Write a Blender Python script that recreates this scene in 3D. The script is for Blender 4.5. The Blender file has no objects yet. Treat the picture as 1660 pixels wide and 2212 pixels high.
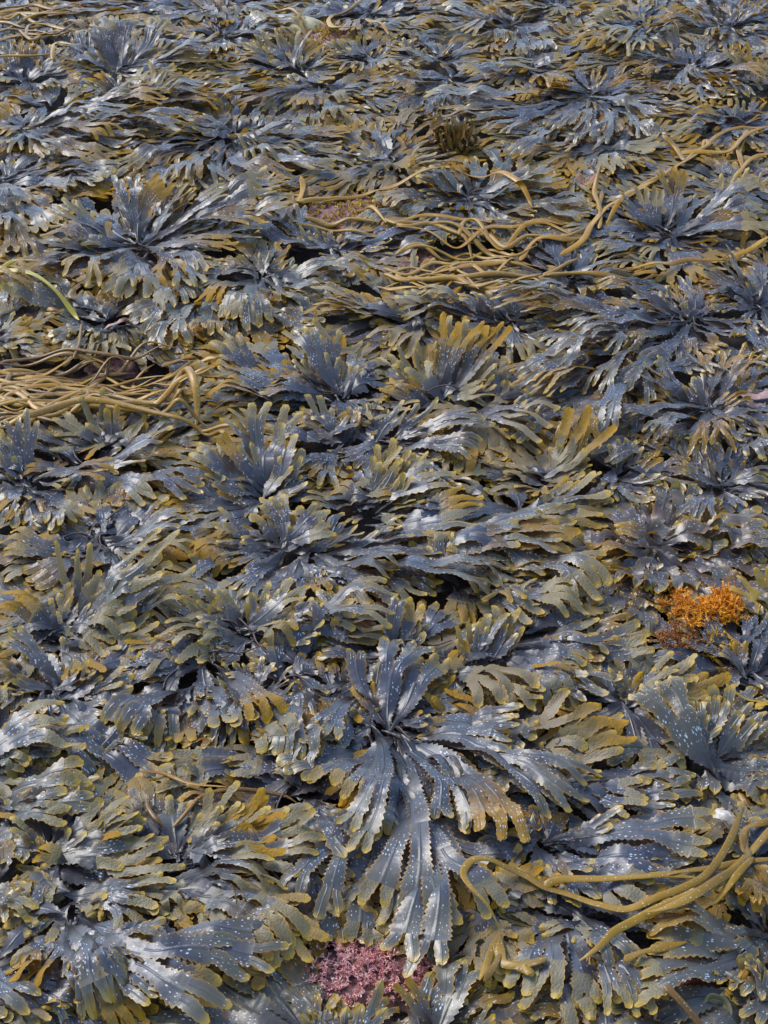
import bpy, math, random
import numpy as np

# ------------------------------------------------------------------ camera, sky, sun, exposure
S = bpy.context.scene
COL = S.collection
CAM_H, DEP, VFOV = 1.30, math.radians(37.0), math.radians(34.0)
cam_data = bpy.data.cameras.new('camera')
cam = bpy.data.objects.new('camera', cam_data)
COL.objects.link(cam)
cam.location = (0, 0, CAM_H)
cam.rotation_euler = (math.pi / 2 - DEP, 0, 0)
cam_data.sensor_fit = 'VERTICAL'
cam_data.sensor_height = 24.0
cam_data.lens = 12.0 / math.tan(VFOV / 2)
cam_data.clip_start = 0.02
cam_data.clip_end = 500.0
S.camera = cam

SUN_EL, SUN_AZ = math.radians(46), math.radians(-52)      # azimuth measured from +Y towards +X
world = bpy.data.worlds.new('World')
S.world = world
world.use_nodes = True
wn = world.node_tree
bg = wn.nodes['Background']
sky = wn.nodes.new('ShaderNodeTexSky')
sky.sky_type = 'NISHITA'
sky.sun_disc = False
sky.sun_elevation = SUN_EL
sky.sun_rotation = SUN_AZ
sky.air_density = 1.0
sky.dust_density = 0.4
sky.ozone_density = 1.3
wn.links.new(sky.outputs[0], bg.inputs[0])
bg.inputs[1].default_value = 0.15
sl = bpy.data.lights.new('sun', 'SUN')
sl.energy = 1.55
sl.angle = math.radians(26)
sl.color = (1.0, 0.95, 0.87)
sun = bpy.data.objects.new('sun', sl)
COL.objects.link(sun)
sun.rotation_euler = (math.pi / 2 - SUN_EL, 0, math.pi - SUN_AZ)
S.view_settings.view_transform = 'Standard'
S.view_settings.look = 'None'
S.view_settings.gamma = 1.0
S.view_settings.exposure = 1.34

rng = np.random.default_rng(7)
random.seed(7)

# ------------------------------------------------------------------ where a point of the photo (1660 x 2212) lies on the shore
TV = math.tan(VFOV / 2)
def U(x, y, z=0.02):
    a = (x - 830) / 1106 * TV
    b = (1106 - y) / 1106 * TV
    dy = math.cos(DEP) + b * math.sin(DEP)
    dz = -math.sin(DEP) + b * math.cos(DEP)
    t = (z - CAM_H) / dz
    return np.array([a * t, dy * t, z])
def REG(r, x, y):                                          # close-up r (1..8, two columns) -> photo coordinates
    r -= 1
    return 830 * (r % 2) + x / 2, 553 * (r // 2) + y / 2

# pile height: every blade laid down rests on what lies there already
CELL = 0.004
GX0, GX1, GY0, GY1 = -1.6, 1.6, 0.55, 4.6
NX, NY = int((GX1 - GX0) / CELL), int((GY1 - GY0) / CELL)
H = np.zeros((NX, NY), np.float32)
CNT = np.zeros((NX, NY), np.int16)
HT = np.zeros((NX, NY), np.float32)
def gxy(x, y):
    return (np.clip(((x - GX0) / CELL).astype(int), 0, NX - 1), np.clip(((y - GY0) / CELL).astype(int), 0, NY - 1))
def smooth1(a, n):
    if n < 1 or len(a) < 3: return a
    k = np.hanning(2 * n + 3)[1:-1]; k /= k.sum()
    return np.convolve(np.pad(a, n, mode='edge'), k, mode='valid')
def sstep(a, b, x):
    t = np.clip((x - a) / (b - a + 1e-12), 0, 1)
    return t * t * (3 - 2 * t)

# ------------------------------------------------------------------ object helpers
def mesh_np(name, V, F, mat, parent=None, uv=None, fr=None, smooth=True):
    me = bpy.data.meshes.new(name)
    V = np.asarray(V, np.float32); F = np.asarray(F, np.int32)
    k = F.shape[1]
    me.vertices.add(len(V)); me.vertices.foreach_set('co', V.ravel())
    me.loops.add(F.size); me.loops.foreach_set('vertex_index', F.ravel())
    me.polygons.add(len(F))
    me.polygons.foreach_set('loop_start', np.arange(0, F.size, k, dtype=np.int32))
    me.polygons.foreach_set('loop_total', np.full(len(F), k, np.int32))
    if smooth: me.polygons.foreach_set('use_smooth', np.ones(len(F), bool))
    if uv is not None:
        l = me.uv_layers.new(name='uv')
        l.data.foreach_set('uv', np.asarray(uv, np.float32)[F.ravel()].ravel())
    if fr is not None:
        at = me.attributes.new('fr', 'FLOAT_COLOR', 'POINT')
        at.data.foreach_set('color', np.asarray(fr, np.float32).ravel())
    me.materials.append(mat)
    me.update(calc_edges=True)
    o = bpy.data.objects.new(name, me)
    COL.objects.link(o)
    if parent is not None: o.parent = parent
    return o
def thing(name, loc, label, cat, group=None):
    o = bpy.data.objects.new(name, None)
    o.empty_display_size = 0.02
    COL.objects.link(o)
    o.location = tuple(float(v) for v in loc)
    tag(o, label, cat, group)
    return o
def tag(o, label=None, cat=None, group=None, kind=None):
    if label: o['label'] = label
    if cat: o['category'] = cat
    if group: o['group'] = group
    if kind: o['kind'] = kind
    return o

# ------------------------------------------------------------------ materials
def nodes_of(m):
    m.use_nodes = True
    t = m.node_tree
    return t, t.nodes['Principled BSDF']
class G:                                                    # short-hand for node graphs
    def __init__(s, t): s.t = t
    def n(s, k, **p):
        x = s.t.nodes.new('ShaderNode' + k)
        for a, b in p.items(): setattr(x, a, b)
        return x
    def put(s, sock, v):
        if hasattr(v, 'is_linked') or hasattr(v, 'links'): s.t.links.new(v, sock)
        else: sock.default_value = v
    def math(s, op, a, b=0.0, c=0.0, clamp=False):
        x = s.n('Math', operation=op, use_clamp=clamp)
        s.put(x.inputs[0], a); s.put(x.inputs[1], b); s.put(x.inputs[2], c)
        return x.outputs[0]
    def mix(s, f, a, b):
        x = s.n('Mix', data_type='RGBA')
        s.put(x.inputs[0], f)
        s.put(x.inputs[6], a if not isinstance(a, tuple) else (*a, 1)); s.put(x.inputs[7], b if not isinstance(b, tuple) else (*b, 1))
        return x.outputs[2]
    def rng(s, v, a, b, c=0.0, d=1.0):
        x = s.n('MapRange', interpolation_type='SMOOTHSTEP')
        s.put(x.inputs[0], v); s.put(x.inputs[1], a); s.put(x.inputs[2], b); s.put(x.inputs[3], c); s.put(x.inputs[4], d)
        return x.outputs[0]
    def noise(s, vec, scale, detail=2.0, rough=0.5):
        x = s.n('TexNoise'); s.put(x.inputs['Vector'], vec)
        x.inputs['Scale'].default_value = scale; x.inputs['Detail'].default_value = detail; x.inputs['Roughness'].default_value = rough
        return x.outputs[0]
    def bump(s, h, dist, strength=1.0, normal=None):
        x = s.n('Bump'); x.inputs['Strength'].default_value = strength; x.inputs['Distance'].default_value = dist
        s.put(x.inputs['Height'], h)
        if normal is not None: s.put(x.inputs['Normal'], normal)
        return x.outputs[0]

def wrack_material():
    m = bpy.data.materials.new('wrack_blade')
    t, p = nodes_of(m); g = G(t)
    at = g.n('Attribute', attribute_name='fr')
    sp = g.n('SeparateColor'); t.links.new(at.outputs['Color'], sp.inputs[0])
    rec, tip, along, edge = sp.outputs[0], sp.outputs[1], sp.outputs[2], at.outputs['Alpha']
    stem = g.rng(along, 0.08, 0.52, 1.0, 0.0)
    uv = g.n('UVMap', uv_map='uv').outputs[0]
    oi = g.n('ObjectInfo')
    oc = g.n('SeparateColor'); t.links.new(oi.outputs['Color'], oc.inputs[0])
    olive, brown, gold = oc.outputs[0], oc.outputs[1], oc.outputs[2]
    rnd = oi.outputs['Random']
    geo = g.n('NewGeometry')
    n1 = g.noise(uv, 120, 3)
    n2 = g.noise(uv, 28, 2)
    # receptacle area with an uneven border
    recm = g.rng(g.math('ADD', rec, g.math('MULTIPLY', g.math('SUBTRACT', n1, 0.5), 0.5)), 0.38, 0.62)
    blade = g.mix(g.math('MULTIPLY', n2, 0.9), (0.031, 0.036, 0.054), (0.072, 0.078, 0.102))
    blade = g.mix(g.math('MULTIPLY', olive, 0.55), blade, (0.105, 0.090, 0.030))
    blade = g.mix(g.math('MULTIPLY', brown, 0.8), blade, (0.100, 0.055, 0.036))
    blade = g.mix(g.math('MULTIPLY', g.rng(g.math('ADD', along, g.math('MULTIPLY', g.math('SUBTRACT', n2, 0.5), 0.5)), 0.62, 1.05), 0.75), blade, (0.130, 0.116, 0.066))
    blade = g.mix(stem, blade, (0.016, 0.013, 0.016))  # dark older pigment at the base, extended to put gap shade into the colour
    rc = g.mix(n2, (0.130, 0.112, 0.070), (0.195, 0.168, 0.106))
    rc = g.mix(g.math('MULTIPLY', olive, 0.6), rc, (0.155, 0.122, 0.030))
    rc = g.mix(g.math('MULTIPLY', brown, 0.6), rc, (0.210, 0.125, 0.060))
    rc = g.mix(g.rng(rnd, 0.86, 0.98, 0.0, 0.6), rc, (0.26, 0.16, 0.03))
    col = g.mix(recm, blade, rc)
    # pale growing margin at the tips
    ty = g.math('MULTIPLY', tip, g.math('ADD', 0.45, g.math('MULTIPLY', n1, 0.7)), clamp=True)
    col = g.mix(ty, col, (0.46, 0.28, 0.008))
    em = g.math('MULTIPLY', g.math('MULTIPLY', g.rng(edge, 0.80, 1.0), g.rng(along, 0.3, 0.7)), g.math('ADD', 0.48, g.math('MULTIPLY', olive, 0.35)))
    col = g.mix(em, col, (0.42, 0.205, 0.003))  # amber edge: pale margin plus light through thin edges, put into the colour
    col = g.mix(g.math('MULTIPLY', gold, g.rng(g.math('ADD', along, g.math('MULTIPLY', g.math('SUBTRACT', n1, 0.5), 0.6)), 0.40, 0.95, 0.0, 0.85)), col, g.mix(n1, (0.22, 0.105, 0.003), (0.42, 0.205, 0.006)))  # golden ends: young growth, and backlit glow put into the colour
    # white hair tufts
    mp = g.n('Mapping'); t.links.new(uv, mp.inputs[0]); mp.inputs['Scale'].default_value = (1.0, 0.5, 1.0)
    vo = g.n('TexVoronoi', voronoi_dimensions='2D'); t.links.new(mp.outputs[0], vo.inputs['Vector']); vo.inputs['Scale'].default_value = 340
    vc = g.n('SeparateColor'); t.links.new(vo.outputs['Color'], vc.inputs[0])
    clus = g.rng(g.noise(uv, 34, 2), 0.50, 0.72)
    size = g.math('ADD', g.math('ADD', 0.05, g.math('MULTIPLY', vc.outputs[1], 0.13)), g.math('MULTIPLY', clus, 0.13))
    dot = g.math('LESS_THAN', vo.outputs['Distance'], size)
    keep = g.math('GREATER_THAN', vc.outputs[0], g.rng(g.noise(uv, 20, 2), 0.34, 0.66, 0.95, 0.05))
    zone = g.math('MULTIPLY', g.math('SUBTRACT', 1.0, g.math('MULTIPLY', recm, 0.93)), g.rng(edge, 0.08, 0.25))
    zone = g.math('MULTIPLY', zone, g.math('SUBTRACT', 1.0, g.rng(stem, 0.1, 0.5)))
    dotm = g.math('MULTIPLY', g.math('MULTIPLY', dot, keep), zone, clamp=True)
    dotm = g.math('MULTIPLY', dotm, g.math('SUBTRACT', 1.0, geo.outputs['Backfacing']))
    col = g.mix(g.math('MULTIPLY', dotm, 0.85), col, (0.62, 0.66, 0.70))
    # underside coloured golden brown, painting in the light that glows through the blade
    back = g.mix(n2, (0.30, 0.135, 0.001), (0.46, 0.22, 0.005))
    col = g.mix(g.math('MULTIPLY', geo.outputs['Backfacing'], 0.8), col, back)
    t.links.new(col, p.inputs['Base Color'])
    g.put(p.inputs['Roughness'], g.math('ADD', g.math('ADD', 0.40, g.math('MULTIPLY', recm, 0.16)), g.math('MULTIPLY', g.math('SUBTRACT', n2, 0.5), 0.25)))
    g.put(p.inputs['Specular IOR Level'], g.math('SUBTRACT', g.math('SUBTRACT', 0.62, g.math('MULTIPLY', gold, 0.34)), g.math('MULTIPLY', recm, 0.22), clamp=True))
    g.put(p.inputs['Coat Weight'], g.math('MULTIPLY', g.math('SUBTRACT', 1.0, gold), 0.11))
    p.inputs['Coat Roughness'].default_value = 0.25
    v2 = g.n('TexVoronoi', voronoi_dimensions='2D', feature='SMOOTH_F1'); t.links.new(uv, v2.inputs['Vector']); v2.inputs['Scale'].default_value = 430
    v2.inputs['Smoothness'].default_value = 0.4
    hb = g.math('MULTIPLY', g.math('SUBTRACT', 1.0, v2.outputs['Distance']), recm)
    rib = g.math('MULTIPLY', g.rng(edge, 0.0, 0.22, 1.0, 0.0), g.math('SUBTRACT', 1.0, recm))
    nb = g.bump(hb, 0.0008, 0.7)
    nb = g.bump(rib, 0.0010, 0.6, nb)
    nb = g.bump(dotm, 0.0005, 0.6, nb)
    nb = g.bump(g.noise(uv, 60, 3), 0.003, 0.5, nb)
    t.links.new(nb, p.inputs['Normal'])
    tr = g.n('BsdfTranslucent')
    tr.inputs[0].default_value = (0.42, 0.22, 0.015, 1)
    ms = g.n('MixShader'); ms.inputs[0].default_value = 0.2
    t.links.new(p.outputs[0], ms.inputs[1]); t.links.new(tr.outputs[0], ms.inputs[2])
    t.links.new(ms.outputs[0], t.nodes['Material Output'].inputs[0])
    return m

def strap_material(name, c1, c2, dots=True):
    m = bpy.data.materials.new(name)
    t, p = nodes_of(m); g = G(t)
    uv = g.n('UVMap', uv_map='uv').outputs[0]
    oi = g.n('ObjectInfo')
    n2 = g.noise(uv, 22, 3)
    col = g.mix(g.math('ADD', g.math('MULTIPLY', n2, 0.6), g.math('MULTIPLY', oi.outputs['Random'], 0.4)), c1, c2)
    vo = g.n('TexVoronoi', voronoi_dimensions='2D'); t.links.new(uv, vo.inputs['Vector']); vo.inputs['Scale'].default_value = 230
    vc = g.n('SeparateColor'); t.links.new(vo.outputs['Color'], vc.inputs[0])
    dot = g.math('MULTIPLY', g.math('LESS_THAN', vo.outputs['Distance'], g.math('ADD', 0.05, g.math('MULTIPLY', vc.outputs[1], 0.10))), g.math('GREATER_THAN', vc.outputs[0], 0.55))
    if dots: col = g.mix(g.math('MULTIPLY', dot, 0.8), col, (0.62, 0.58, 0.48))
    n3 = g.noise(uv, 9, 2)
    col = g.mix(g.rng(n3, 0.42, 0.66, 0.0, 0.55), col, tuple(v * 0.42 for v in c1))
    t.links.new(col, p.inputs['Base Color'])
    g.put(p.inputs['Roughness'], g.math('ADD', 0.26, g.math('MULTIPLY', n2, 0.25)))
    p.inputs['Specular IOR Level'].default_value = 0.38
    t.links.new(g.bump(g.math('ADD', g.math('MULTIPLY', dot, 0.6), g.noise(uv, 90, 3)), 0.0012, 0.6), p.inputs['Normal'])
    return m

def plain_material(name, c1, c2, scale=60.0, rough=0.6, bump=0.002, spec=0.5):
    m = bpy.data.materials.new(name)
    t, p = nodes_of(m); g = G(t)
    tc = g.n('TexCoord').outputs['Object']
    n = g.noise(tc, scale, 5, 0.65)
    t.links.new(g.mix(g.rng(n, 0.32, 0.68), c1, c2), p.inputs['Base Color'])
    p.inputs['Roughness'].default_value = rough
    p.inputs['Specular IOR Level'].default_value = spec
    t.links.new(g.bump(g.noise(tc, scale * 2.5, 4, 0.7), bump, 0.8), p.inputs['Normal'])
    return m

def ground_material():
    m = bpy.data.materials.new('shore_rock')
    t, p = nodes_of(m); g = G(t)
    tc = g.n('TexCoord').outputs['Object']
    a = g.noise(tc, 9, 5, 0.6); b = g.noise(tc, 70, 5, 0.7); c = g.noise(tc, 260, 4, 0.7)
    col = g.mix(g.rng(b, 0.35, 0.65), (0.020, 0.014, 0.012), (0.055, 0.032, 0.026))
    col = g.mix(g.rng(a, 0.60, 0.72), col, (0.10, 0.045, 0.04))
    col = g.mix(g.rng(c, 0.60, 0.70), col, (0.14, 0.09, 0.06))
    t.links.new(col, p.inputs['Base Color'])
    p.inputs['Roughness'].default_value = 0.55
    nb = g.bump(b, 0.02, 0.8); nb = g.bump(c, 0.004, 0.8, nb)
    t.links.new(nb, p.inputs['Normal'])
    return m

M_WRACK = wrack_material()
M_STRAP = strap_material('strap_golden', (0.24, 0.100, 0.001), (0.38, 0.195, 0.006))
M_STRAP_OLIVE = strap_material('strap_olive', (0.150, 0.070, 0.002), (0.27, 0.150, 0.008))
M_STRAP_TAN = strap_material('strap_tan', (0.23, 0.105, 0.004), (0.35, 0.195, 0.026))
M_STRAP_DARK = strap_material('strap_dark', (0.12, 0.050, 0.008), (0.23, 0.115, 0.016))
M_STRAP_YELLOW = strap_material('strap_yellow', (0.28, 0.20, 0.008), (0.36, 0.29, 0.03), dots=False)
M_STEM = plain_material('stem_brown', (0.040, 0.026, 0.024), (0.085, 0.048, 0.038), 80, 0.5)
M_GROUND = ground_material()
M_PINK = plain_material('coralline_pink', (0.68, 0.20, 0.18), (0.94, 0.62, 0.54), 160, 0.75)
M_PINKCRUST = plain_material('coralline_crust', (0.20, 0.065, 0.075), (0.40, 0.20, 0.21), 45, 0.6, 0.004)
M_RED = plain_material('red_turf', (0.24, 0.055, 0.035), (0.46, 0.17, 0.10), 90, 0.6)
M_ORANGE = plain_material('orange_weed', (0.62, 0.18, 0.002), (0.86, 0.38, 0.008), 70, 0.5)
M_RUST = plain_material('rust_weed', (0.28, 0.090, 0.012), (0.46, 0.19, 0.05), 70, 0.55)
M_GOLD = plain_material('gold_turf', (0.42, 0.20, 0.006), (0.68, 0.44, 0.03), 60, 0.5)
M_MOSS = plain_material('brown_moss', (0.10, 0.048, 0.010), (0.22, 0.12, 0.022), 60, 0.45)
M_SHELL = plain_material('shell', (0.30, 0.26, 0.22), (0.60, 0.54, 0.46), 260, 0.5, 0.0006)
M_SHELL_DARK = plain_material('shell_dark', (0.075, 0.055, 0.055), (0.24, 0.18, 0.17), 260, 0.45, 0.0006)
M_BUTTON = plain_material('button_olive', (0.055, 0.045, 0.014), (0.11, 0.088, 0.028), 40, 0.35, 0.0005)
M_BLADDER = plain_material('bladder_yellow', (0.26, 0.135, 0.002), (0.38, 0.22, 0.008), 60, 0.4, 0.0006)
M_DEAD = plain_material('bleached_weed', (0.24, 0.125, 0.10), (0.36, 0.22, 0.18), 70, 0.45)
M_DEADRUST = plain_material('rusty_weed', (0.16, 0.06, 0.03), (0.30, 0.14, 0.07), 120, 0.7, 0.003)
M_CRUSTROCK = plain_material('crusted_rock', (0.08, 0.034, 0.030), (0.30, 0.135, 0.11), 120, 0.6, 0.004)
M_ROCKPALE = plain_material('pale_rock', (0.36, 0.27, 0.12), (0.56, 0.46, 0.26), 40, 0.5)

# ------------------------------------------------------------------ the ground
gx = np.linspace(-6, 6, 97); gy = np.linspace(-1.5, 12, 109)
XX, YY = np.meshgrid(gx, gy, indexing='ij')
ZZ = 0.006 * np.sin(XX * 7.1 + 1) * np.cos(YY * 5.3) + 0.004 * np.sin(XX * 17 + YY * 13) - 0.008
V = np.stack([XX, YY, ZZ], -1).reshape(-1, 3)
ii = np.arange(96 * 108); i0 = (ii // 108) * 109 + ii % 108
ground = mesh_np('ground', V, np.stack([i0, i0 + 109, i0 + 110, i0 + 1], -1), M_GROUND)
tag(ground, kind='structure')

# ------------------------------------------------------------------ frond: a forked, toothed blade laid over the pile
TOOTH = np.array([0.0, 0.55, 1.0])
CC = np.array([-1, -0.55, 0, 0.55, 1.0])
def make_frond(name, parent, base, tipp, w, bend=0.0, K=2, spread=0.2, rec=0.05, ruffle=0.002, roll=0.25, gap=0.0022, arch=0.012, tipcurl=0.0, color=(0, 0, 0, 1), tooth=0.0025, ds=None, mat=None, term_len=0.03, flare=0.6):
    base = np.asarray(base, float); tipp = np.asarray(tipp, float)
    d = tipp[:2] - base[:2]; L = float(np.hypot(*d)) + 1e-6
    L3 = math.hypot(L, tipp[2] - base[2])
    d /= L; pr = np.array([-d[1], d[0]])
    if ds is None:
        ym = (base[1] + tipp[1]) / 2
        ds = 0.0021 if ym < 1.6 else (0.0026 if ym < 2.3 else 0.0036)
    tt = np.linspace(0, 1, 40)[:, None]
    P1 = base[:2] + d * L * 0.5 + pr * bend * L
    path = (1 - tt) ** 2 * base[:2] + 2 * tt * (1 - tt) * P1 + tt ** 2 * tipp[:2]
    seg = np.hypot(*np.diff(path, axis=0).T); arc = np.concatenate([[0], np.cumsum(seg)]); LA = arc[-1]
    tang = np.gradient(path, axis=0); tang /= np.linalg.norm(tang, axis=1)[:, None]
    sc = LA / max(L3, L)                                    # lifted fronds are foreshortened in plan
    def plan(s, v):
        sh = s * sc
        q = np.clip(sh, 0, LA)
        x = np.interp(q, arc, path[:, 0]); y = np.interp(q, arc, path[:, 1])
        tx = np.interp(q, arc, tang[:, 0]); ty = np.interp(q, arc, tang[:, 1])
        ex = sh - q
        return x + tx * ex - ty * v, y + ty * ex + tx * v
    LL = LA / sc
    Vs, Fs, UVs, FRs = [], [], [], []
    nv = 0
    uo = rng.random(2) * 3
    tf = np.clip(term_len / LL, 0.12, 0.5)
    fr0 = {0: (1.0,), 1: (1 - tf, tf), 2: ((1 - tf) * 0.66, (1 - tf) * 0.34, tf), 3: ((1 - tf) * 0.5, (1 - tf) * 0.3, (1 - tf) * 0.2, tf)}[K]
    ph = rng.random(4) * 6.28
    rollp = roll * rng.normal()
    upc = rng.uniform(-1.0, 4.0); cam_ = rng.uniform(-0.13, 0.09); wav = rng.uniform(0.0, 0.0045)
    def zline(s):
        u = np.clip(s / LL, 0, 1.25)
        return base[2] + (tipp[2] - base[2]) * u ** 1.4 + arch * np.sin(np.clip(u, 0, 1) ** 1.5 * math.pi * 0.85) + tipcurl * np.clip(u - 0.6, 0, 1) ** 2
    stack = [(0.0, 0.0, 0.0, 0.0, w * 0.20, 0, None, 0.0, 0.0, 0.0)]
    while stack:
        s0, v0, thp, th, w0, lev, zp, tp, zoff, zs = stack.pop()
        term = lev >= K
        ln = LL * fr0[min(lev, len(fr0) - 1)] * (1 + (0.0 if lev == 0 else 0.22 * rng.normal() * (1.0 if term else 0.5)))
        ln = max(ln, 0.014)
        n = max(5, int(ln / ds)); t = np.linspace(0, 1, n + 1); k = np.arange(n + 1)
        tha = thp + (th - thp) * sstep(0, 0.35, t) + 0.10 * rng.normal() * np.sin(t * 2.6) * (1 if lev else 0.3) + (-th * 0.45) * sstep(0.4, 1, t)
        st = ln / n
        s = s0 + np.concatenate([[0], np.cumsum(np.cos(tha[1:]) * st)])
        v = v0 + np.concatenate([[0], np.cumsum(np.sin(tha[1:]) * st)])
        na = thp + (tha - thp) * np.clip(k / 4.0, 0, 1)
        wm = w * (0.92 ** lev)
        if lev == 0:
            wd = w0 + (wm - w0) * sstep(0.0, 0.62, t) ** 1.2
        else:
            wd = np.minimum(w0 + (wm - w0) * sstep(0, 0.5, t), w0 + 2 * t * ln * max(math.sin(abs(th - thp)) * 0.55, 0.05))
        if term:
            wf = wm * rng.uniform(0.76, 1.02)
            wd = np.minimum(wd, wf) * (0.92 + 0.08 * np.sin(t * 5 + ph[0])) * (1 - 0.28 * t ** 1.6)
            xe = np.clip((t - (1 - 0.45 * wf / max(ln, 0.01))) / (0.45 * wf / max(ln, 0.01)), 0, 1)
            wd = wd * np.maximum(np.sqrt(1 - xe ** 2.4), 0.34)
        else:
            wd = wd * (1 + flare * sstep(0.45, 1.0, t))
        te = TOOTH[(k + rng.integers(3)) % 3] * tooth * np.clip(wd / w, 0.15, 1) * (0.7 if term else 1.0) * np.clip(k / 3, 0, 1) * np.clip((n - k) / 1.0, 0, 1)
        te2 = np.roll(te, 2) * np.clip(k / 3, 0, 1)
        off = CC[None, :] * wd[:, None] / 2
        off[:, 0] -= te; off[:, 4] += te2
        cn, sn = np.cos(na)[:, None], np.sin(na)[:, None]
        S_, V_ = s[:, None] - sn * off, v[:, None] + cn * off
        X, Y = plan(S_, V_)
        iX, iY = gxy(X, Y)
        h = H[iX, iY]
        hm = h.max(1)
        slope = np.clip((h[:, 3:].mean(1) - h[:, :2].mean(1)) / np.maximum(wd, 0.006), -0.6, 0.6)
        gp = gap * np.exp(-hm / 0.022) * (0.5 + 0.5 * np.clip(wd / w, 0, 1))
        ns = max(3, int(0.016 / st))
        zr = np.maximum(smooth1(hm, ns), smooth1(hm, 2)) + gp
        zr = np.maximum(zr, zline(s))
        zr = smooth1(zr, ns)
        tl = smooth1(slope, 5) * 0.6 + rollp * np.sin(s * 9 + ph[1]) + roll * 0.6 * np.sin(s * 31 + ph[2] + lev)
        zr = zr + wav * np.sin(s * 85 + ph[0]) * sstep(0, 0.02, s)
        zr = zr + zoff * sstep(0, 0.4, t)
        if zp is not None:
            dist = t * ln
            b = sstep(0, 0.95, t) if term else sstep(0, 0.6, t)
            zx = zp + np.clip(zs, -0.18, 0.45) * dist + upc * dist ** 2
            zr = np.maximum(zx * (1 - b) + zr * b, hm * 0.97 + gp * 0.4 * b - 0.004 * (1 - b)) if lev else zr
            tl = tp * (1 - b) + tl * b
        fade = np.clip(k / 4, 0, 1) * (np.clip((n - k) / 4, 0, 1) if not term else 1)
        camb = cam_ * wd[:, None] * (CC[None, :] ** 2) * fade[:, None]
        ruf = ruffle * (CC[None, :] ** 2) * np.sign(CC)[None, :] * np.sin(s[:, None] * 95 + ph[3] + lev * 2 + CC[None, :] * 1.3) * fade[:, None]
        Z = zr[:, None] + tl[:, None] * off + camb + ruf
        rows = np.stack([X, Y, Z], -1).reshape(-1, 3)
        rem = sum(LL * f for f in fr0[lev + 1:]) + (1 - t) * ln
        r = np.zeros((n + 1, 5, 4), np.float32)
        r[..., 0] = (1 - sstep(rec * 0.7, rec * 1.2, rem))[:, None] if rec > 0 else 0
        r[..., 1] = np.clip((1 - sstep(0.0, 0.010, rem))[:, None] + 0.25 * (1 - sstep(0.0, 0.05, rem))[:, None] * (np.abs(CC) > 0.8)[None, :], 0, 1)
        r[..., 2] = np.clip(s / LL, 0, 1)[:, None]
        r[..., 3] = np.abs(CC)[None, :]
        uvs = np.stack([off + uo[0] + 0.03 * lev + (0.05 if v0 > 0 else 0), s[:, None] + np.zeros(5) + uo[1]], -1)
        Vs.append(rows); FRs.append(r.reshape(-1, 4)); UVs.append(uvs.reshape(-1, 2))
        a = (np.arange(n)[:, None] * 5 + np.arange(4)[None, :]).ravel() + nv
        Fs.append(np.stack([a, a + 5, a + 6, a + 1], -1))
        nv += (n + 1) * 5
        # update the pile
        cap = np.minimum(Z, h + 0.0035)
        np.maximum.at(H, (iX.ravel(), iY.ravel()), cap.ravel().astype(np.float32))
        np.maximum.at(HT, (iX.ravel(), iY.ravel()), Z.ravel().astype(np.float32))
        okc = (Z < 0.05).ravel()
        if wd.mean() > 0.3 * w: CNT[iX.ravel()[okc], iY.ravel()[okc]] += 1
        if not term:
            we = wd[-1]
            a0 = spread * (1.0 + 0.25 * rng.normal())
            for sd in (-1, 1):
                cs, cv = s[-1] - math.sin(na[-1]) * sd * we / 4, v[-1] + math.cos(na[-1]) * sd * we / 4
                nth = tha[-1] * 0.75 + sd * max(a0, 0.13) + 0.05 * rng.normal()
                early = 1 if (lev >= 1 and rng.random() < 0.14) else 0
                stack.append((cs, cv, na[-1], nth, we / 2, lev + 1 if not early else K, zr[-1] + tl[-1] * sd * we / 4, tl[-1], 0.0012 * sd, (zr[-1] - zr[-4]) / (3 * st)))
    V = np.concatenate(Vs)
    if parent is not None: V = V - np.array(parent.location)
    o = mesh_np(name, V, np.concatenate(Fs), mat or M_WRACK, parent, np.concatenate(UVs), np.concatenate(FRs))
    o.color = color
    return o

# ------------------------------------------------------------------ tubes: straps, stems, twigs
def spline(P, n):
    P = np.asarray(P, float)
    if len(P) == 2: return P[0] + (P[1] - P[0]) * np.linspace(0, 1, n)[:, None]
    E = np.vstack([2 * P[0] - P[1], P, 2 * P[-1] - P[-2]])
    out = []
    for u in np.linspace(0, len(P) - 1 - 1e-6, n):
        i = int(u); f = u - i
        a, b, c, d = E[i:i + 4]
        out.append(0.5 * (2 * b + (c - a) * f + (2 * a - 5 * b + 4 * c - d) * f * f + (3 * b - a - 3 * c + d) * f ** 3))
    return np.array(out)
def tube(C, rw, rh, sides=8, twist=None):
    n = len(C)
    T = np.gradient(C, axis=0); T /= np.linalg.norm(T, axis=1)[:, None] + 1e-9
    Nn = np.cross(np.array([0, 0, 1.0]), T); Nn /= np.linalg.norm(Nn, axis=1)[:, None] + 1e-9
    B = np.cross(T, Nn)
    if twist is not None:
        c, s = np.cos(twist)[:, None], np.sin(twist)[:, None]
        Nn, B = Nn * c + B * s, B * c - Nn * s
    a = np.linspace(0, 2 * math.pi, sides, endpoint=False)
    V = C[:, None, :] + Nn[:, None, :] * (np.cos(a)[None, :, None] * np.reshape(rw, (-1, 1, 1))) + B[:, None, :] * (np.sin(a)[None, :, None] * np.reshape(rh, (-1, 1, 1)))
    i, j = np.meshgrid(np.arange(n - 1), np.arange(sides), indexing='ij')
    F = np.stack([i * sides + j, (i + 1) * sides + j, (i + 1) * sides + (j + 1) % sides, i * sides + (j + 1) % sides], -1).reshape(-1, 4)
    ln = np.concatenate([[0], np.cumsum(np.linalg.norm(np.diff(C, axis=0), axis=1))])
    uv = np.stack([np.broadcast_to((np.abs(a - math.pi) * 0.004)[None, :], (n, sides)), np.broadcast_to(ln[:, None], (n, sides))], -1).reshape(-1, 2)
    return V.reshape(-1, 3), F, uv

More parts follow.
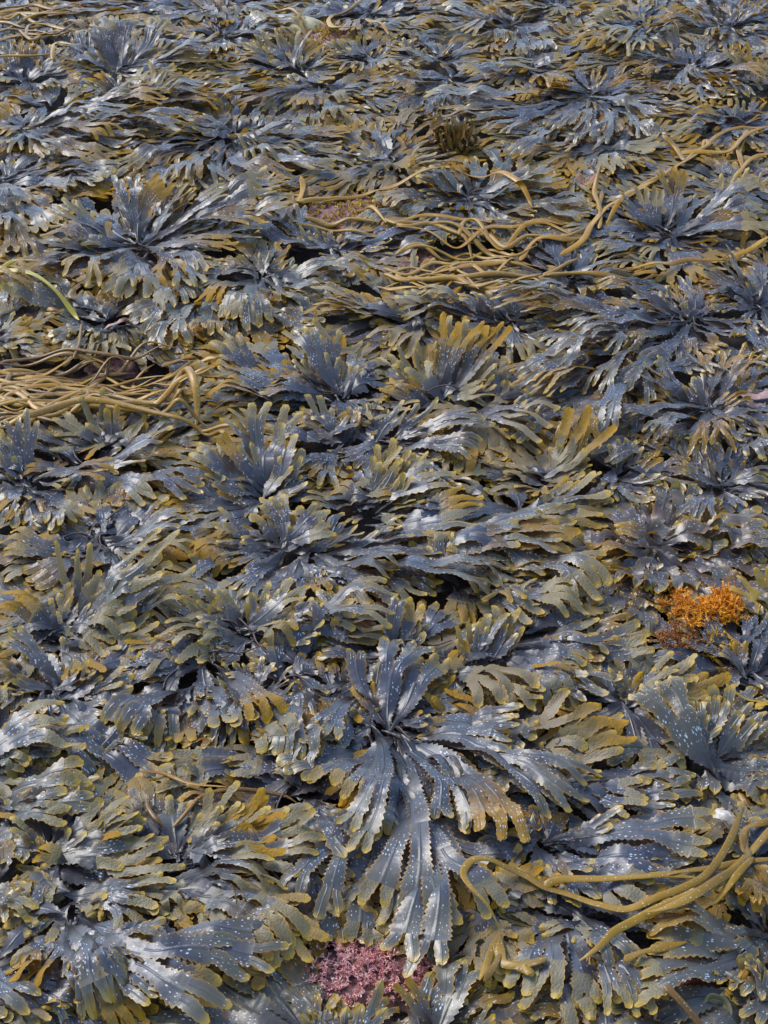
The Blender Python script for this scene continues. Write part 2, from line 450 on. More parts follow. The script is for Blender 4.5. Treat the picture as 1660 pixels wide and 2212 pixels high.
# ================================================================== DATA read off the photo (1660 x 2212 grid)
# wrack clumps: label | style | centre | tip of each main frond (third number: how many cm the tip stands up)
PLANTS = """
wide tan and grey fan standing up in the top left corner|m|250,150|135,105 160,92 190,75 215,65 245,60 270,55 300,48 330,45 360,50 385,60 410,70 430,85 450,100 465,112 455,130 440,145 150,122 175,140 330,130 380,140
bluish wet wrack at the left edge below the topmost straps|b|60,170|10,80 40,75 70,95 5,125 0,150 60,110 100,95 0,190 30,205 110,190 140,150 120,130 20,110 90,140
long dark band of flattened fronds streaming right in the upper left|m|120,225|330,190 390,200 450,210 520,200 620,190 610,208 480,240 300,215 240,235 400,225 350,235 200,210 560,225 540,190
row of upright tan finger tips above the dark band in the upper left|o|290,215|195,178 215,172 240,168 262,172 282,170 305,163 320,155 345,150 370,158 388,168 405,175 425,160
slate blue starburst at the left edge in the upper quarter|b|45,272|0,250 20,330 60,340 65,300 130,350 100,310 220,260 240,310 210,330 330,250 350,270 420,292 230,365 170,280 160,320 0,300 290,255 280,290 380,275 300,305
drooping skirt of tan and blue blades left of the brown moss tuft|m|500,292|280,375 330,402 370,408 410,412 420,370 455,408 490,402 530,395 560,370 620,412 650,402 700,370 722,385 790,350 822,385 830,330 820,300 420,290 370,300 440,262 495,238 600,330 660,340 745,330 560,330 680,300 760,300
dark blue blades falling down the left edge under the starburst|b|0,390|120,420 200,385 260,372 140,470 60,540 100,500 40,560 220,405 170,440 20,520 80,460 250,395 30,470 130,395
large pale blue rosette with olive tips in the left half, upper third|m|305,530|205,432 240,402 270,396 300,392 330,400 360,395 400,402 420,420 460,415 500,416 520,402 580,405 620,415 645,440 652,462 640,488 620,502 580,512 130,440 142,452 180,450 110,500 130,522 170,530 60,575 35,610 80,640 160,590 170,630 200,650 250,660 320,650 350,690 390,660 410,640 200,600 230,622 270,642 300,662 330,640 370,610 420,600 480,470 540,460 560,490 500,540 460,580 90,560
yellow dotted wrack with drooping blades right of the large blue rosette|y|562,592|830,580 740,572 860,588 700,630 722,612 800,602 470,690 500,702 530,690 560,722 590,702 620,690 650,660 640,630 680,650 450,660 480,640 570,545 620,562 520,560 600,660 545,670
ragged brown veined fronds ending in dotted fans above the left straps|y|450,640|300,750 330,740 370,762 430,772 450,750 400,740 350,720 290,720 410,760 460,730
small bluish tuft between two red rock patches near the centre|b|730,535|650,522 680,502 705,500 722,505 760,500 790,520 660,560 780,560 820,542 700,560 745,570
pale fronds spread left around the bleached pink scrap|y|235,690|0,585 20,612 70,732 100,752 130,757 60,692 160,740 90,715 120,690 50,640 180,745
tan forked tips hanging under the bleached pink scrap|o|250,705|195,775 230,772 270,778 285,730 210,750 250,760
olive stub of fronds at the left edge above the tangled straps|o|-15,725|60,690 70,712 62,740 20,762 40,680 75,728
blue fan draped downward under the middle of the top edge|b|1115,50|1090,102 1110,132 1150,132 1180,120 930,52 870,72 1000,85 1010,112 1240,90 960,30 1060,120 1040,95 1200,95 1190,60 1130,20 1060,20
big dark purple rosette in the upper right quarter|d|1275,200|940,215 960,237 1000,240 930,272 950,292 1060,302 1130,302 1100,350 1150,300 1200,332 1260,322 1270,332 1340,280 1400,312 1390,200 1440,212 1480,232 1500,272 1480,312 1170,190 1200,172 1290,172 1020,262 1080,262 1180,280 1320,300 1240,290 1360,250 1420,260 1110,230 1050,225
curly dark rosette with golden edges right of the big purple one|d|1495,140|1380,110 1390,142 1440,62 1580,122 1600,132 1650,152 1660,192 1500,172 1490,202 1410,200 1450,190 1560,190 1620,215 1390,170 1550,220
dark curled tuft in the top right corner|d|1572,55|1445,30 1410,62 1390,82 1460,102 1560,92 1620,82 1652,62 1600,20 1640,22 1560,12 1500,20 1480,60 1530,85
lone olive hand of fingers at the right edge, upper part|o|1640,190|1575,120 1590,114 1605,118 1622,130 1638,135 1655,150
black shadowed tuft with a hollow middle in the upper centre|d|975,170|840,190 832,160 870,222 1030,202 960,202 900,180 1010,160 920,220 1050,180 860,200
olive tipped fans under the big purple rosette|o|1320,315|1300,392 1330,402 1360,386 1310,378 1395,370 1280,360 1380,340 1350,365 1430,330
dark centred rosette with upright fans at the right, above the middle|m|1440,500|1435,372 1470,365 1500,360 1530,372 1560,368 1600,390 1640,402 1640,450 1652,480 1600,502 1640,522 1400,532 1320,522 1290,547 1350,542 1450,552 1540,532 1500,547 1270,540 1330,450 1400,410 1360,480 1380,430 1590,450 1560,480 1460,400
olive dotted rosette under the arched strap right of centre|y|1010,425|840,412 832,452 855,432 900,392 870,462 900,376 950,374 980,380 1150,392 1172,412 1200,422 1210,402 1130,442 1000,462 960,452 1060,472 1080,482 1160,472 1270,467 930,410 1100,420 1110,460 900,440 1200,460
broad brown leathery blades left of the brown moss tuft|n|845,352|912,335 930,352 872,372 835,385 900,360
olive fans at the right edge above the middle|o|1600,410|1560,380 1590,372 1620,375 1655,382 1660,410 1540,400
curled dark stalks bursting into blue blades at the right of the middle|d|1495,690|1100,642 1122,662 1170,650 1072,682 1122,720 1080,722 1290,640 1400,640 1430,632 1480,640 1505,650 1290,860 1100,842 1320,852 1260,822 1182,822 1130,842 1240,792 1290,782 1350,882 1332,870 1200,690 1250,700 1220,740 1310,700 1350,760 1400,720 1180,760 1390,790
sheaf of slate blades leaving the right edge at mid height|d|1640,660|1560,600 1520,620 1600,590 1580,640 1660,720 1600,740 1540,670 1560,560 1520,590 1630,580
thick dark thicket of curved blades at the right edge under the middle|d|1535,880|1350,962 1290,1002 1400,800 1350,912 1400,962 1310,922 1430,1012 1460,992 1540,1002 1600,1002 1620,962 1650,1002 1440,812 1500,812 1560,782 1620,762 1640,902 1622,862 1470,940 1500,960 1380,860 1560,950 1590,920 1600,820 1490,840 1420,890 1660,940
broad olive fan with five upright fingers right of centre|o|955,860|890,800 900,762 930,742 990,722 1010,702 1035,697 1052,712 1010,772 1060,792 1100,802 1120,832 1120,852 840,832 850,802 872,782 1060,852 960,760 1080,830 940,790
dark swirl of narrow blades just right of the white snail|d|815,955|1000,902 1020,932 1050,922 1040,1002 970,1052 950,1012 1000,982 900,1000 930,940 920,890 980,950 870,900 890,1030
tan blades with a yellow stain right of the dark swirl|n|1030,885|1110,942 1130,902 1150,952 1190,907 1172,940 1090,920 1200,890
upright brown strip of blade standing alone right of centre|n|1180,1040|1262,925 1240,960 1282,1002 1240,1050 1170,1072 1220,980 1290,1030
dark looped blades beside the upright brown strip|d|1330,1010|1380,960 1420,990 1310,1060 1400,1040 1350,1080 1290,1090 1450,1050 1340,950
olive fan spreading up below the white snail|o|775,1085|852,962 880,970 905,966 930,990 942,1010 820,1000 790,1040 960,1040 990,1060 900,1050 850,1020
pale grey fans in a mound left of the white snail|m|730,850|592,742 622,735 660,722 690,716 702,740 745,732 722,770 470,745 462,792 482,832 540,852 560,782 455,860 600,800 650,780 500,770 690,790 780,800 640,760
spread grey hand of fingers directly above the white snail|m|735,955|630,862 650,850 680,850 702,850 722,845 750,850 765,868 610,880 770,890
rising grey green fans beside the end of the long tan strap|m|590,1085|430,977 458,1010 490,1010 530,980 550,1010 590,1000 625,1005 660,1032 682,1032 560,1062 450,1060 700,1070 640,1050 510,1050 480,960 500,900 550,892 600,892 630,930
dark blue rosette at the left edge below the tangled straps|b|60,1045|0,932 20,920 45,905 100,922 212,970 202,1002 180,1022 212,1082 200,1102 250,1032 40,960 10,980 50,1102 20,1132 100,1152 150,1060 140,980 0,1080 170,1130
long black blades arching over a hollow in the left half|b|190,1000|430,1052 390,1042 420,1002 350,960 440,1080 300,1000 400,1110 340,1080 420,1130 300,1060
olive fans behind the arching black blades|o|250,960|120,907 200,872 222,880 240,882 290,902 420,932 300,912 160,890 340,900 380,920
blue arching blades under the hollow in the left half|b|220,1170|380,1182 420,1202 400,1132 40,1272 60,1262 80,1280 120,1252 350,1150 430,1160 330,1220 200,1240 140,1210 0,1180 20,1150 280,1130 100,1180
sunken olive fan with warted fingers at the left, below the middle|o|140,1365|10,1312 60,1302 100,1312 120,1322 150,1202 180,1195 182,1290 230,1252 340,1222 360,1215 380,1232 400,1242 300,1350 290,1290 200,1320 250,1300 320,1260 30,1350 380,1270
upright pale tuft in the very middle of the lower half|m|605,1180|470,1122 500,1116 560,1112 530,1130 640,1130 620,1090 580,1080 690,1120 650,1150 720,1150 480,1160 700,1100
long slate blades streaming right from the middle of the lower half|b|660,1200|832,1142 800,1152 882,1150 1215,1162 1100,1242 1022,1232 1210,1150 1227,1166 1215,1222 1120,1222 1132,1232 1065,1262 1072,1276 1100,1290 960,1200 1000,1180 900,1230 950,1270 860,1260 1050,1170 1150,1180 930,1170 1000,1210 1180,1200 780,1220 820,1290 900,1310
layer of olive tipped ends showing under the long slate blades|o|1000,1260|1250,1292 1325,1290 1312,1312 1230,1302 1172,1342 1312,1252 1290,1272 1200,1270 1150,1300 1260,1330 1100,1330
big grey fan with a warted upright hand left of the dark hollow|o|520,1365|400,1292 430,1282 470,1275 500,1310 440,1350 420,1372 650,1222 672,1252 660,1282 672,1302 640,1332 300,1402 292,1440 410,1440 350,1382 600,1270 560,1290 450,1310 380,1420
streaming grey blades to the right above the dark hollow|m|530,1370|840,1342 820,1362 760,1372 700,1340 780,1330 740,1350 690,1390 860,1330
dotted blades falling left and down from the dark hollow|b|450,1440|330,1542 180,1622 210,1622 270,1652 430,1562 470,1582 497,1525 540,1622 600,1582 580,1612 610,1622 250,1590 300,1610 390,1530 350,1620 400,1600 500,1600 440,1520
stunted brown tuft inside the dark hollow|d|560,1490|510,1470 530,1450 600,1470 590,1520 540,1530 500,1500 575,1440 620,1500
smooth blue blades like split feathers right of the dark hollow|b|635,1450|660,1562 690,1520 640,1640 610,1560 700,1580 600,1640
smooth blue blade pair crossing in front of the central hollow|b|745,1480|630,1645 690,1610 650,1680 720,1620 660,1600
dark rosette with dotted blades at the left edge of the lower third|b|130,1485|20,1502 0,1442 272,1462 290,1482 300,1532 330,1572 300,1592 140,1562 80,1562 180,1562 20,1392 230,1540 250,1500 60,1440 190,1450 10,1540 220,1580
olive flap pile at the left edge of the lower third|o|-30,1640|150,1582 102,1612 180,1632 150,1602 60,1652 100,1580 90,1640 180,1600
brown frilled wrack like a crumpled collar near the right edge|f|1420,1180|1330,1162 1300,1232 1332,1270 1342,1150 1372,1272 1420,1290 1650,1152 1660,1172 1570,1182 1600,1150 1480,1142 1530,1172 1545,1150 1570,1140 1300,1200 1400,1240 1480,1250 1510,1210 1350,1220 1450,1280 1280,1190
upright blue tuft standing before the long slate blades|m|1020,1450|1080,1322 1100,1320 1130,1342 1000,1362 1042,1360 1060,1340 1110,1360
pair of smooth blue shoots standing above the central rosette|b|870,1410|868,1300 902,1310 850,1352 880,1340 920,1370
dark blades streaming right from the upright tuft, warted at the ends|m|1090,1395|1300,1462 1280,1450 1400,1402 1390,1396 1352,1352 1230,1442 1200,1380 1180,1430 1250,1400 1330,1420 1240,1480 1300,1500
curved tan claw of warted fingers lying right of the central rosette|n|970,1445|1160,1502 1150,1530 1130,1542 1165,1490 1100,1530
central rosette with slate fronds falling forward, largest in the lower third|b|830,1565|770,1422,3 870,1402,3 900,1400,3 930,1422,3 1110,1582 1130,1632 1110,1642 1090,1602 1140,1702 1150,1792 1160,1832 1220,1752 1270,1742 1030,1782 740,1702 722,1732 780,1722 820,1772 860,1742 940,1752 950,1722 1000,1802 700,1562 620,1682 642,1622 690,1992 722,2052 750,2060 780,2062 830,2092 872,2080 922,2102 940,2050 1000,2010 850,2000 790,1990 900,1980 1040,1960 1020,1860 1080,1830 1060,1700 980,1650 880,1820 760,1850 900,1560 960,1600 1010,1690
tan flattened blades under the claw of warted fingers|n|1120,1615|1240,1532 1382,1552 1345,1572 1340,1602 1240,1662 1290,1580 1200,1640 1300,1660 1400,1600 1180,1580
pale upright fans with notched tips at the right edge, lower third|y|1520,1650|1402,1492 1430,1482 1455,1495 1482,1522 1502,1490 1530,1492 1562,1512 1540,1562 1600,1502 1650,1542 1460,1560 1580,1560 1620,1550 1490,1570 1430,1530
dark curls under the orange bushes at the right edge|d|1610,1450|1560,1492 1600,1400 1640,1380 1580,1420 1650,1500 1560,1450 1520,1500 1480,1540 1420,1560
olive ends fanned under the orange bushes|o|1360,1520|1500,1442 1480,1460 1430,1440 1400,1470 1520,1480 1460,1490 1340,1460 1560,1470
dotted fronds running right from the left edge above the olive mound|y|-10,1745|180,1702 190,1732 172,1712 160,1762 100,1750 130,1700 80,1720 150,1680
left flank of the large olive mound with long warted fingers|o|115,1850|205,1775 255,1765 282,1755 305,1775 360,1822 382,1832 386,1856 370,1872 150,1800 320,1870 230,1800 300,1830 90,1850 160,1840 60,1800
crest of the large olive mound in the lower left|o|385,1862|485,1715 540,1730 492,1790 600,1735 570,1756 612,1802 620,1826 682,1820 642,1782 672,1842 656,1790 520,1760 560,1800 590,1850 630,1880 450,1760 520,1850 600,1780 540,1880 470,1820
lower skirt of the large olive mound with one golden tip|o|340,1925|580,1912 590,1932 632,1947 602,1962 652,1992 650,2012 430,1952 500,1960 540,2000 600,2030 480,1990 560,1950 640,2050 620,2080 400,1990 660,2060 500,2040
olive tongues on the left side under the mound|o|150,1930|330,1932 350,1992 230,1972 430,1982 300,1960 260,1990 200,1950 380,2010 310,2020
dark fork of dotted fronds hanging in the bottom left corner|b|150,1990|80,2162 50,2132 100,2122 62,2102 140,2202 240,2202 350,2180 352,2132 320,2052 292,2040 490,2122 500,2162 420,2152 610,2082 190,2180 170,2120 270,2140 400,2100 450,2080 380,2060 540,2100 300,2200 220,2120 560,2140
pale forked stub at the left edge near the bottom|y|-20,1930|40,1952 82,1992 60,1962 30,2000 50,1920 70,2020
dotted grey fan between the olive mound and the central rosette|b|600,1885|702,1952 736,1932 732,1920 712,1872 690,1942 660,1960 720,1990 640,1930
warted dark fan hanging left of the central rosette|m|645,1705|722,1832 786,1802 770,1822 750,1872 700,1790 740,1780 680,1850 720,1870 790,1860
deep blue clump spilling in the very bottom left corner|b|-20,2080|40,2160 60,2200 20,2212 100,2212 0,2180 80,2190 130,2212
slate blades streaming right behind the golden forked strap|b|1165,1820|1580,1792 1562,1872 1502,1872 1540,1842 1450,1782 1392,1822 1320,1782 1330,1790 1260,1800 1300,1850 1400,1870 1450,1850 1220,1860 1350,1900 1280,1890 1200,1900 1240,1960 1380,1960 1190,1960
flared pale fronds at the bottom edge in front of the golden strap|m|1235,1960|1130,2172 1210,2182 1140,2202 1302,2212 1422,2192 1352,2202 1180,2130 1390,2180 1260,2200 1150,2080 1300,2080 1340,2120 1260,2070 1170,2020
olive and slate fan entering from the right edge near the bottom|y|1662,2020|1480,2002 1375,2032 1392,2012 1502,2072 1512,2082 1602,2002 1450,2030 1560,2060 1400,2060 1540,1980 1580,2110 1480,2120 1600,2150 1350,2130
dotted yellow fronds in the bottom right corner|y|1660,2160|1620,2080 1600,2130 1560,2150 1640,2110 1630,2190 1560,2110
dark strands at the right edge beside the golden strap's upper end|b|1665,1850|1600,1960 1630,1980 1590,1900 1610,1830 1650,1940 1570,1950
overlapping blue tongues right of the central rosette|b|1180,1690|1280,1782 1240,1762 1320,1730 1400,1700 1480,1690 1450,1740 1560,1700 1360,1680 1600,1720 1500,1760 1650,1690 1390,1750
olive fan crossing the middle of the bottom edge|y|930,2270|1010,2100,2 1040,2090,2 985,2140,2 1060,2130,2 1030,2170,2 890,2150 1060,2190
low mottled fan left of the pink turf at the bottom edge|y|740,2260|690,2185,2 720,2180,2 770,2185,2 800,2190,2 660,2190 830,2160
folded brown blades hanging beside the golden strap's bend|n|1055,1960|1140,2080 1155,2060 1085,2100 1050,2130 1070,2140 1100,2060 1110,2120
grey layer of fronds filling the left of the top edge|b|480,10|520,40 590,45 560,80 430,30 400,45 620,20 460,55 380,10 610,70 550,30 640,55
blue streaks lying behind the top left fan|b|480,80|620,75 600,55 580,45 560,95 650,65 540,110 600,90 470,120
golden olive fringe beside the bright rock at the top|o|640,140|560,75 590,68 620,75 660,85 690,95 530,95 650,130 700,110 580,130 720,130 560,150
blue fan spread over the top edge left of the middle|b|790,30|730,60 760,80 830,60 860,30 700,20 820,10 900,20 740,10
ragged blue tuft in the upper middle behind the dark hollow tuft|m|790,120|700,105 720,95 750,90 780,90 810,95 840,110 860,130 700,140 760,160 840,150 680,160
grey flattened layer left of the black shadowed tuft|m|700,185|560,215 600,250 650,245 700,240 740,235 790,240 820,210 760,200 640,215 800,260 720,270 660,275 850,245
olive and grey fans along the top edge right of the middle|o|1200,10|1150,40 1120,45 1240,40 1280,35 1260,15 1180,50 1310,20 1320,45 1100,30
golden edged fans under the top right corner tuft|o|1390,60|1330,80 1300,100 1250,70 1280,110 1350,130 1320,110 1360,90 1270,130
tangle of slate ends right of the big purple rosette|m|1590,260|1500,240 1520,280 1480,260 1560,310 1540,250 1610,300 1650,240 1650,290 1470,290 1600,220 1630,260
mat of tan grey ends left of the big purple rosette|m|940,130|860,120 880,90 900,140 1000,140 1040,150 1070,140 1020,110 980,100 1080,120 920,110 1100,150 1150,160
grey fronds stacked between the two upper rosettes|m|1140,150|1080,160 1100,170 1060,200 1160,180 1200,150 1220,130 1050,170 1180,200 1000,180 1240,150
broad tan grey blades lying under the straps in the centre|n|890,680|700,660 690,640 720,700 760,690 810,720 680,680 830,660 790,640 840,700 740,720 830,760 760,760
slate fronds pointing left out of the right centre|m|1090,690|870,640 850,660 900,640 950,650 870,690 910,700 980,660 1000,640 940,720 1000,720 1040,640 990,690 1050,750
crowded grey ends under the right strap tangle|m|1230,600|1140,640 1180,620 1240,640 1300,620 1150,580 1330,610 1100,620 1280,650 1200,660 1360,630 1400,600
black and gold streamers in the shaded gully right of centre|d|1380,800|1130,900 1180,880 1220,900 1160,860 1260,880 1200,940 1280,920 1240,850 1300,960 1090,960 1320,890 1250,990
small dark rosette at the right edge beside the frilled wrack|d|1560,1050|1480,1010 1520,1000 1500,1100 1560,1130 1600,1110 1640,1090 1460,1070 1540,1090 1650,1040 1600,1020 1500,1140
flat olive ends between the slate stream and the frilled wrack|o|1130,1090|1240,1062 1280,1000 1190,1080 1230,1110 1170,1130 1270,1090 1290,1130 1250,1150 1300,1060 1200,1040 1310,1110
olive fronds pointing right above the long slate stream|o|800,1110|880,1035 930,1050 960,1075 990,1095 1000,1120 900,1090 1030,1090 870,1130 940,1130 1050,1110 840,1060
""".strip().splitlines()
STYLES = {   # olive, brown, length of warted tips (m), ruffle, blade width
    'b': (0.08, 0.05, (0.000, 0.036), 0.0020, 0.0166), 'm': (0.16, 0.08, (0.012, 0.050), 0.0018, 0.0160),
    'o': (0.45, 0.10, (0.028, 0.064), 0.0015, 0.0156), 'y': (0.75, 0.08, (0.000, 0.030), 0.0030, 0.0178),
    'd': (0.03, 0.16, (0.000, 0.020), 0.0022, 0.0120), 'n': (0.30, 0.50, (0.050, 0.090), 0.0020, 0.0180),
    'f': (0.45, 0.65, (0.000, 0.010), 0.0065, 0.0260)}
TERM = {'b': (0.012, 0.032), 'm': (0.018, 0.042), 'o': (0.030, 0.060), 'y': (0.010, 0.026), 'd': (0.018, 0.042), 'n': (0.045, 0.080), 'f': (0.008, 0.018)}

# thongweed straps: label | material | close-up | width mm | points (several branches parted by /)
STRAPS = """
golden forked strap looping over the slate blades in the lower right|g|8|10.5|1555,160 1490,330 1400,470 1300,540 1180,590 1050,630 930,600 880,580 780,540 690,510 600,460 480,440 380,470 340,530 380,600 450,660 500,720/690,510 760,490 950,500 1100,490 1200,480 1350,500
golden strap running down from the right edge to the flared bottom fronds|g|8|11|1700,230 1620,320 1560,400 1480,490 1370,580 1260,640 1120,690 1000,745 920,825 840,870
golden strap crossing beside it from the right edge with a forked end|g|8|10|1560,250 1555,340 1570,390 1540,450 1450,520 1300,640 1200,685 1110,690
straight golden strap behind the two right hand ones, level and thin|g|8|8|1680,400 1540,410 1400,450 1250,475 1200,480
golden strap tip poking out under the crossing straps|g|8|8|1590,420 1500,520 1440,590 1400,630
golden strap stub at the right edge pointing up|g|8|9|1690,210 1620,235 1565,260 1550,310 1560,370
bent tan strap end lying among the bottom fronds|g|8|11|700,870 640,885 570,890 510,868 500,800 505,740/570,890 620,920 640,940
olive strap end curling beside the golden bend|g|8|9|500,720 470,800 440,880 410,950/480,770 490,850 430,960
thick pale tan strap lying across the front of the left tangle|t|3|11|20,785 90,768 150,750 300,690 450,680 600,700 760,735 860,745 940,780 980,830 1000,890
tan strap end running right from the left tangle into the grey fans|t|3|9|860,745 1000,775 1150,805 1300,835
tan strap looped up in a hoop at the end of the left tangle|t|3|11|480,590 600,625 700,630 770,570 815,570 850,640 855,690 840,745
tan hoop's second limb bending straight down|t|3|8|790,570 795,610 775,660 700,640
purple brown strap rising out of the left tangle to a rounded tip|d|3|9|380,560 430,500 460,460 478,432
dark strap along the top of the left tangle under the olive tips|d|3|8|0,440 120,425 260,415 400,430 560,440 700,410
golden strap second from the top of the left tangle|g|3|9|0,495 120,500 250,488 330,470 430,500
purple strap across the middle of the left tangle|d|3|9|0,545 100,525 220,500 360,480 480,470 560,480
long tan strap crossing the left tangle diagonally|t|3|9|90,745 200,660 330,590 400,545 430,500
golden brown strap low on the left tangle near the edge|g|3|9|0,620 60,590 180,560 300,540 425,555
brown strap running flat through the left tangle|t|3|9|0,640 120,632 260,640 400,620 520,580 640,575
lower brown strap running flat under the left tangle|t|3|9|0,670 150,665 300,655 440,640 600,660 740,680
strap with an upturned hooked tip in the left tangle|t|3|8.5|0,715 100,690 230,690 330,640 380,600 375,570
dark twig like strap lying aslant over the top of the left tangle|d|3|5|320,455 345,400 355,330 365,325
golden strap wandering right under the tan fan tips|g|3|7|570,510 650,530 740,550 850,545 960,520
brown strap arching over the red patch in the left tangle|d|3|8|400,600 500,560 540,515 600,475 665,440
golden strap end reaching right beneath the grey fans|g|3|8|700,470 800,440 845,435/830,470 900,470 965,472
short purple strap tip at the left edge of the tangle|d|3|9|0,560 30,520 45,475
thin tan strap low in the tangle ending beside the hoop|t|3|8|560,640 700,690 800,690 900,725
golden strap hidden behind the hoop of the left tangle|g|3|8|500,640 640,660 760,620 860,580 940,520
dark lower strap at the left edge beside a snail|d|3|8|0,700 60,690 140,690 240,720
pale tan strap between the purple ones in the left tangle|t|3|8|0,470 150,455 300,455 450,440
brown strap just above the lowest one in the left tangle|t|3|8|100,610 240,600 420,585 560,570 700,570
curly golden strap end under the small tan fans|g|3|7|560,500 600,520 680,520 760,500 830,450
yellow strap entering from the left edge|y|3|10|0,100 60,65 110,60 165,64/0,100 80,120 170,150 250,190 310,230 340,258
tan strap arching over the olive dotted rosette|g|2|9|-20,805 120,785 260,765 380,755 480,780 560,830 620,880 640,912
thin tan strap curling along the left of the right tangle|t|2|8|0,935 40,960 100,980 200,960 300,990 360,1020 390,1090
dark tan strap winding through the right tangle|t|2|9|40,970 180,960 300,970 420,1030 560,1095
long golden strap climbing to the right edge in the upper right|g|2|9|960,975 1060,870 1140,790 1230,730 1330,680 1420,600 1500,550 1560,540 1660,550
thick golden strap beside the climbing one|g|2|10|760,1095 860,1030 900,960 960,890 1050,850 1130,790 1220,740
upright forked brown strap in the middle of the right tangle|t|2|8|930,975 935,900 910,830 930,760/925,900 940,840 945,810
brown strap bending up like a hook at the upper right|t|2|9|1200,610 1260,640 1300,690 1340,660 1400,625 1385,610 1370,660
golden strap winding right in the upper right corner of the tangle|g|2|10|1270,660 1420,662 1500,640 1560,590 1660,565
short golden strap hanging down in the upper right|g|2|10|1570,570 1540,620 1535,660 1555,730
golden strap end by the right edge under the hanging one|g|2|9|1530,745 1580,690 1670,660
thin looped strap in the right tangle|t|2|7|325,1010 345,955 390,945 430,980 460,1015 560,1060
golden flat strap curving under the right tangle|g|2|10|590,1100 640,1040 700,1025 800,1030 900,1000
golden strap leaving the right edge below the dark centred rosette|g|2|9|1480,1110 1600,1075 1700,1030
broad flat tan strap along the lower edge of the right tangle|t|4|11|60,70 75,90 180,97 300,93 370,120 450,145 560,190/300,95 420,85 560,75 700,70 850,80
tan strap running level to the right in the right tangle|t|4|10|700,90 850,78 950,85 1060,100
golden strap sweeping over the red patch in the centre|g|4|9|190,75 330,40 440,20 560,10 700,30
bright golden hooked strap below the right tangle|g|4|6|480,175 540,130 600,120 640,140 672,188
tan strap crossing up through the right tangle|t|4|9|690,80 760,40 840,0
golden strap crossing from the right tangle to the right edge|g|4|10|1070,105 1180,60 1280,20 1400,8 1530,5
thin golden strap left of the red patch in the centre|g|4|8|-30,120 40,140 100,170 180,185
smooth golden strap lying low under the right tangle|g|4|9|380,125 480,138 560,120 680,60
pale tan strap forking beside the gold turf left of centre|t|1|10|1290,860 1400,835 1500,820 1560,850 1610,890 1670,955
pale tan strap lying level below the gold turf|t|1|10|1310,937 1420,945 1520,940 1640,948/1420,945 1500,885
thin tan strap under the level one|t|1|7|1280,975 1400,980 1500,985 1590,1005
thick golden strap rising in front of the drooping skirt|g|1|10|1290,860 1310,800 1300,760
tan strap reaching right over the olive rosette|g|1|8|1300,860 1400,840 1560,810 1700,795
golden strap sweeping along the top left corner|g|1|9|-10,50 60,35 130,15 180,5
second golden strap in the top left corner, just below|g|1|8|-10,78 100,45 200,60 300,50
looped golden strap in the top left corner|g|1|9|110,150 125,105 200,100 260,115 320,130
tan strap pointing left at the top left edge|t|1|8|-10,140 90,85 180,60 280,40
yellow strap curved left of the top left fan|g|1|7|130,225 180,230 240,222 330,240
thin pale strap lying straight at the left edge, upper part|t|1|7|-10,275 120,270 250,262
grey stub of strap standing left of the top left fan|t|1|9|232,290 235,250 240,230
tan strap wriggling over the bright rock at the top|t|1|7|1185,45 1240,40 1290,80 1340,110 1375,135
brown strap hooked in an S at the top middle|g|1|10|1440,50 1420,80 1440,120 1500,140 1570,130
golden strap bundle end at the top middle|g|1|10|1580,80 1640,110 1680,150
dark strap curling at the top edge of the middle|d|1|9|1440,55 1520,35 1560,10
thin olive strap lying across the top of the olive mound|d|7|5.5|745,240 800,190 870,125 990,95 1120,88 1230,95 1280,118
thin strap bending down left of the olive mound's crest|d|7|6|640,130 640,170 670,220 710,245
slim golden strap between dotted blades above the olive mound|g|7|4.5|600,10 700,15 800,55 880,80 980,92
golden strap tips under the flared fronds at the bottom right|g|8|9|1030,880 1100,840 1180,820 1300,790
dark tube of weed lying on the rock at the bottom right|d|8|9|1195,1000 1260,1040 1340,1090 1400,1130
""".strip().splitlines()

# bare places where rock or turf shows: kind, centre, half-width, half-height
BARE = [('pink', 815, 2108, 185, 62), ('crust', 1500, 2140, 120, 60), ('red', 600, 533, 26, 20), ('red', 905, 572, 40, 26), ('red', 45, 680, 70, 24),
        ('gold', 735, 465, 85, 48), ('gold', 690, 80, 80, 28), ('red', 245, 800, 50, 14), ('red', 150, 15, 40, 14), ('red', 500, 690, 20, 16),
        ('rust', 660, 705, 26, 14), ('crust', 640, 640, 20, 24), ('red', 475, 105, 14, 12), ('pink', 1640, 395, 22, 10), ('none', 985, 338, 40, 24), ('rust', 850, 2140, 50, 22), ('none', 560, 1490, 40, 24), ('none', 190, 832, 230, 50), ('none', 1060, 560, 150, 22)]
# ================================================================== build
def parse(tok): return [float(q) for q in tok.split(',')]
def mpp(x, y):                                              # metres per photo pixel near a point
    return float(np.linalg.norm(U(x + 1, y)[:2] - U(x, y)[:2]))
bare_w = []
for kind, x, y, rx, ry in BARE:
    c = U(x, y, 0.0); a = abs(U(x + rx, y, 0)[0] - c[0]); b = abs(U(x, y - ry, 0)[1] - U(x, y + ry, 0)[1]) / 2
    bare_w.append((kind, c, a, b))
def is_bare(x, y, k=1.0):
    r = np.zeros(np.shape(x), bool)
    for kind, c, a, b in bare_w: r |= ((x - c[0]) / (a * k)) ** 2 + ((y - c[1]) / (b * k)) ** 2 < 1
    return r

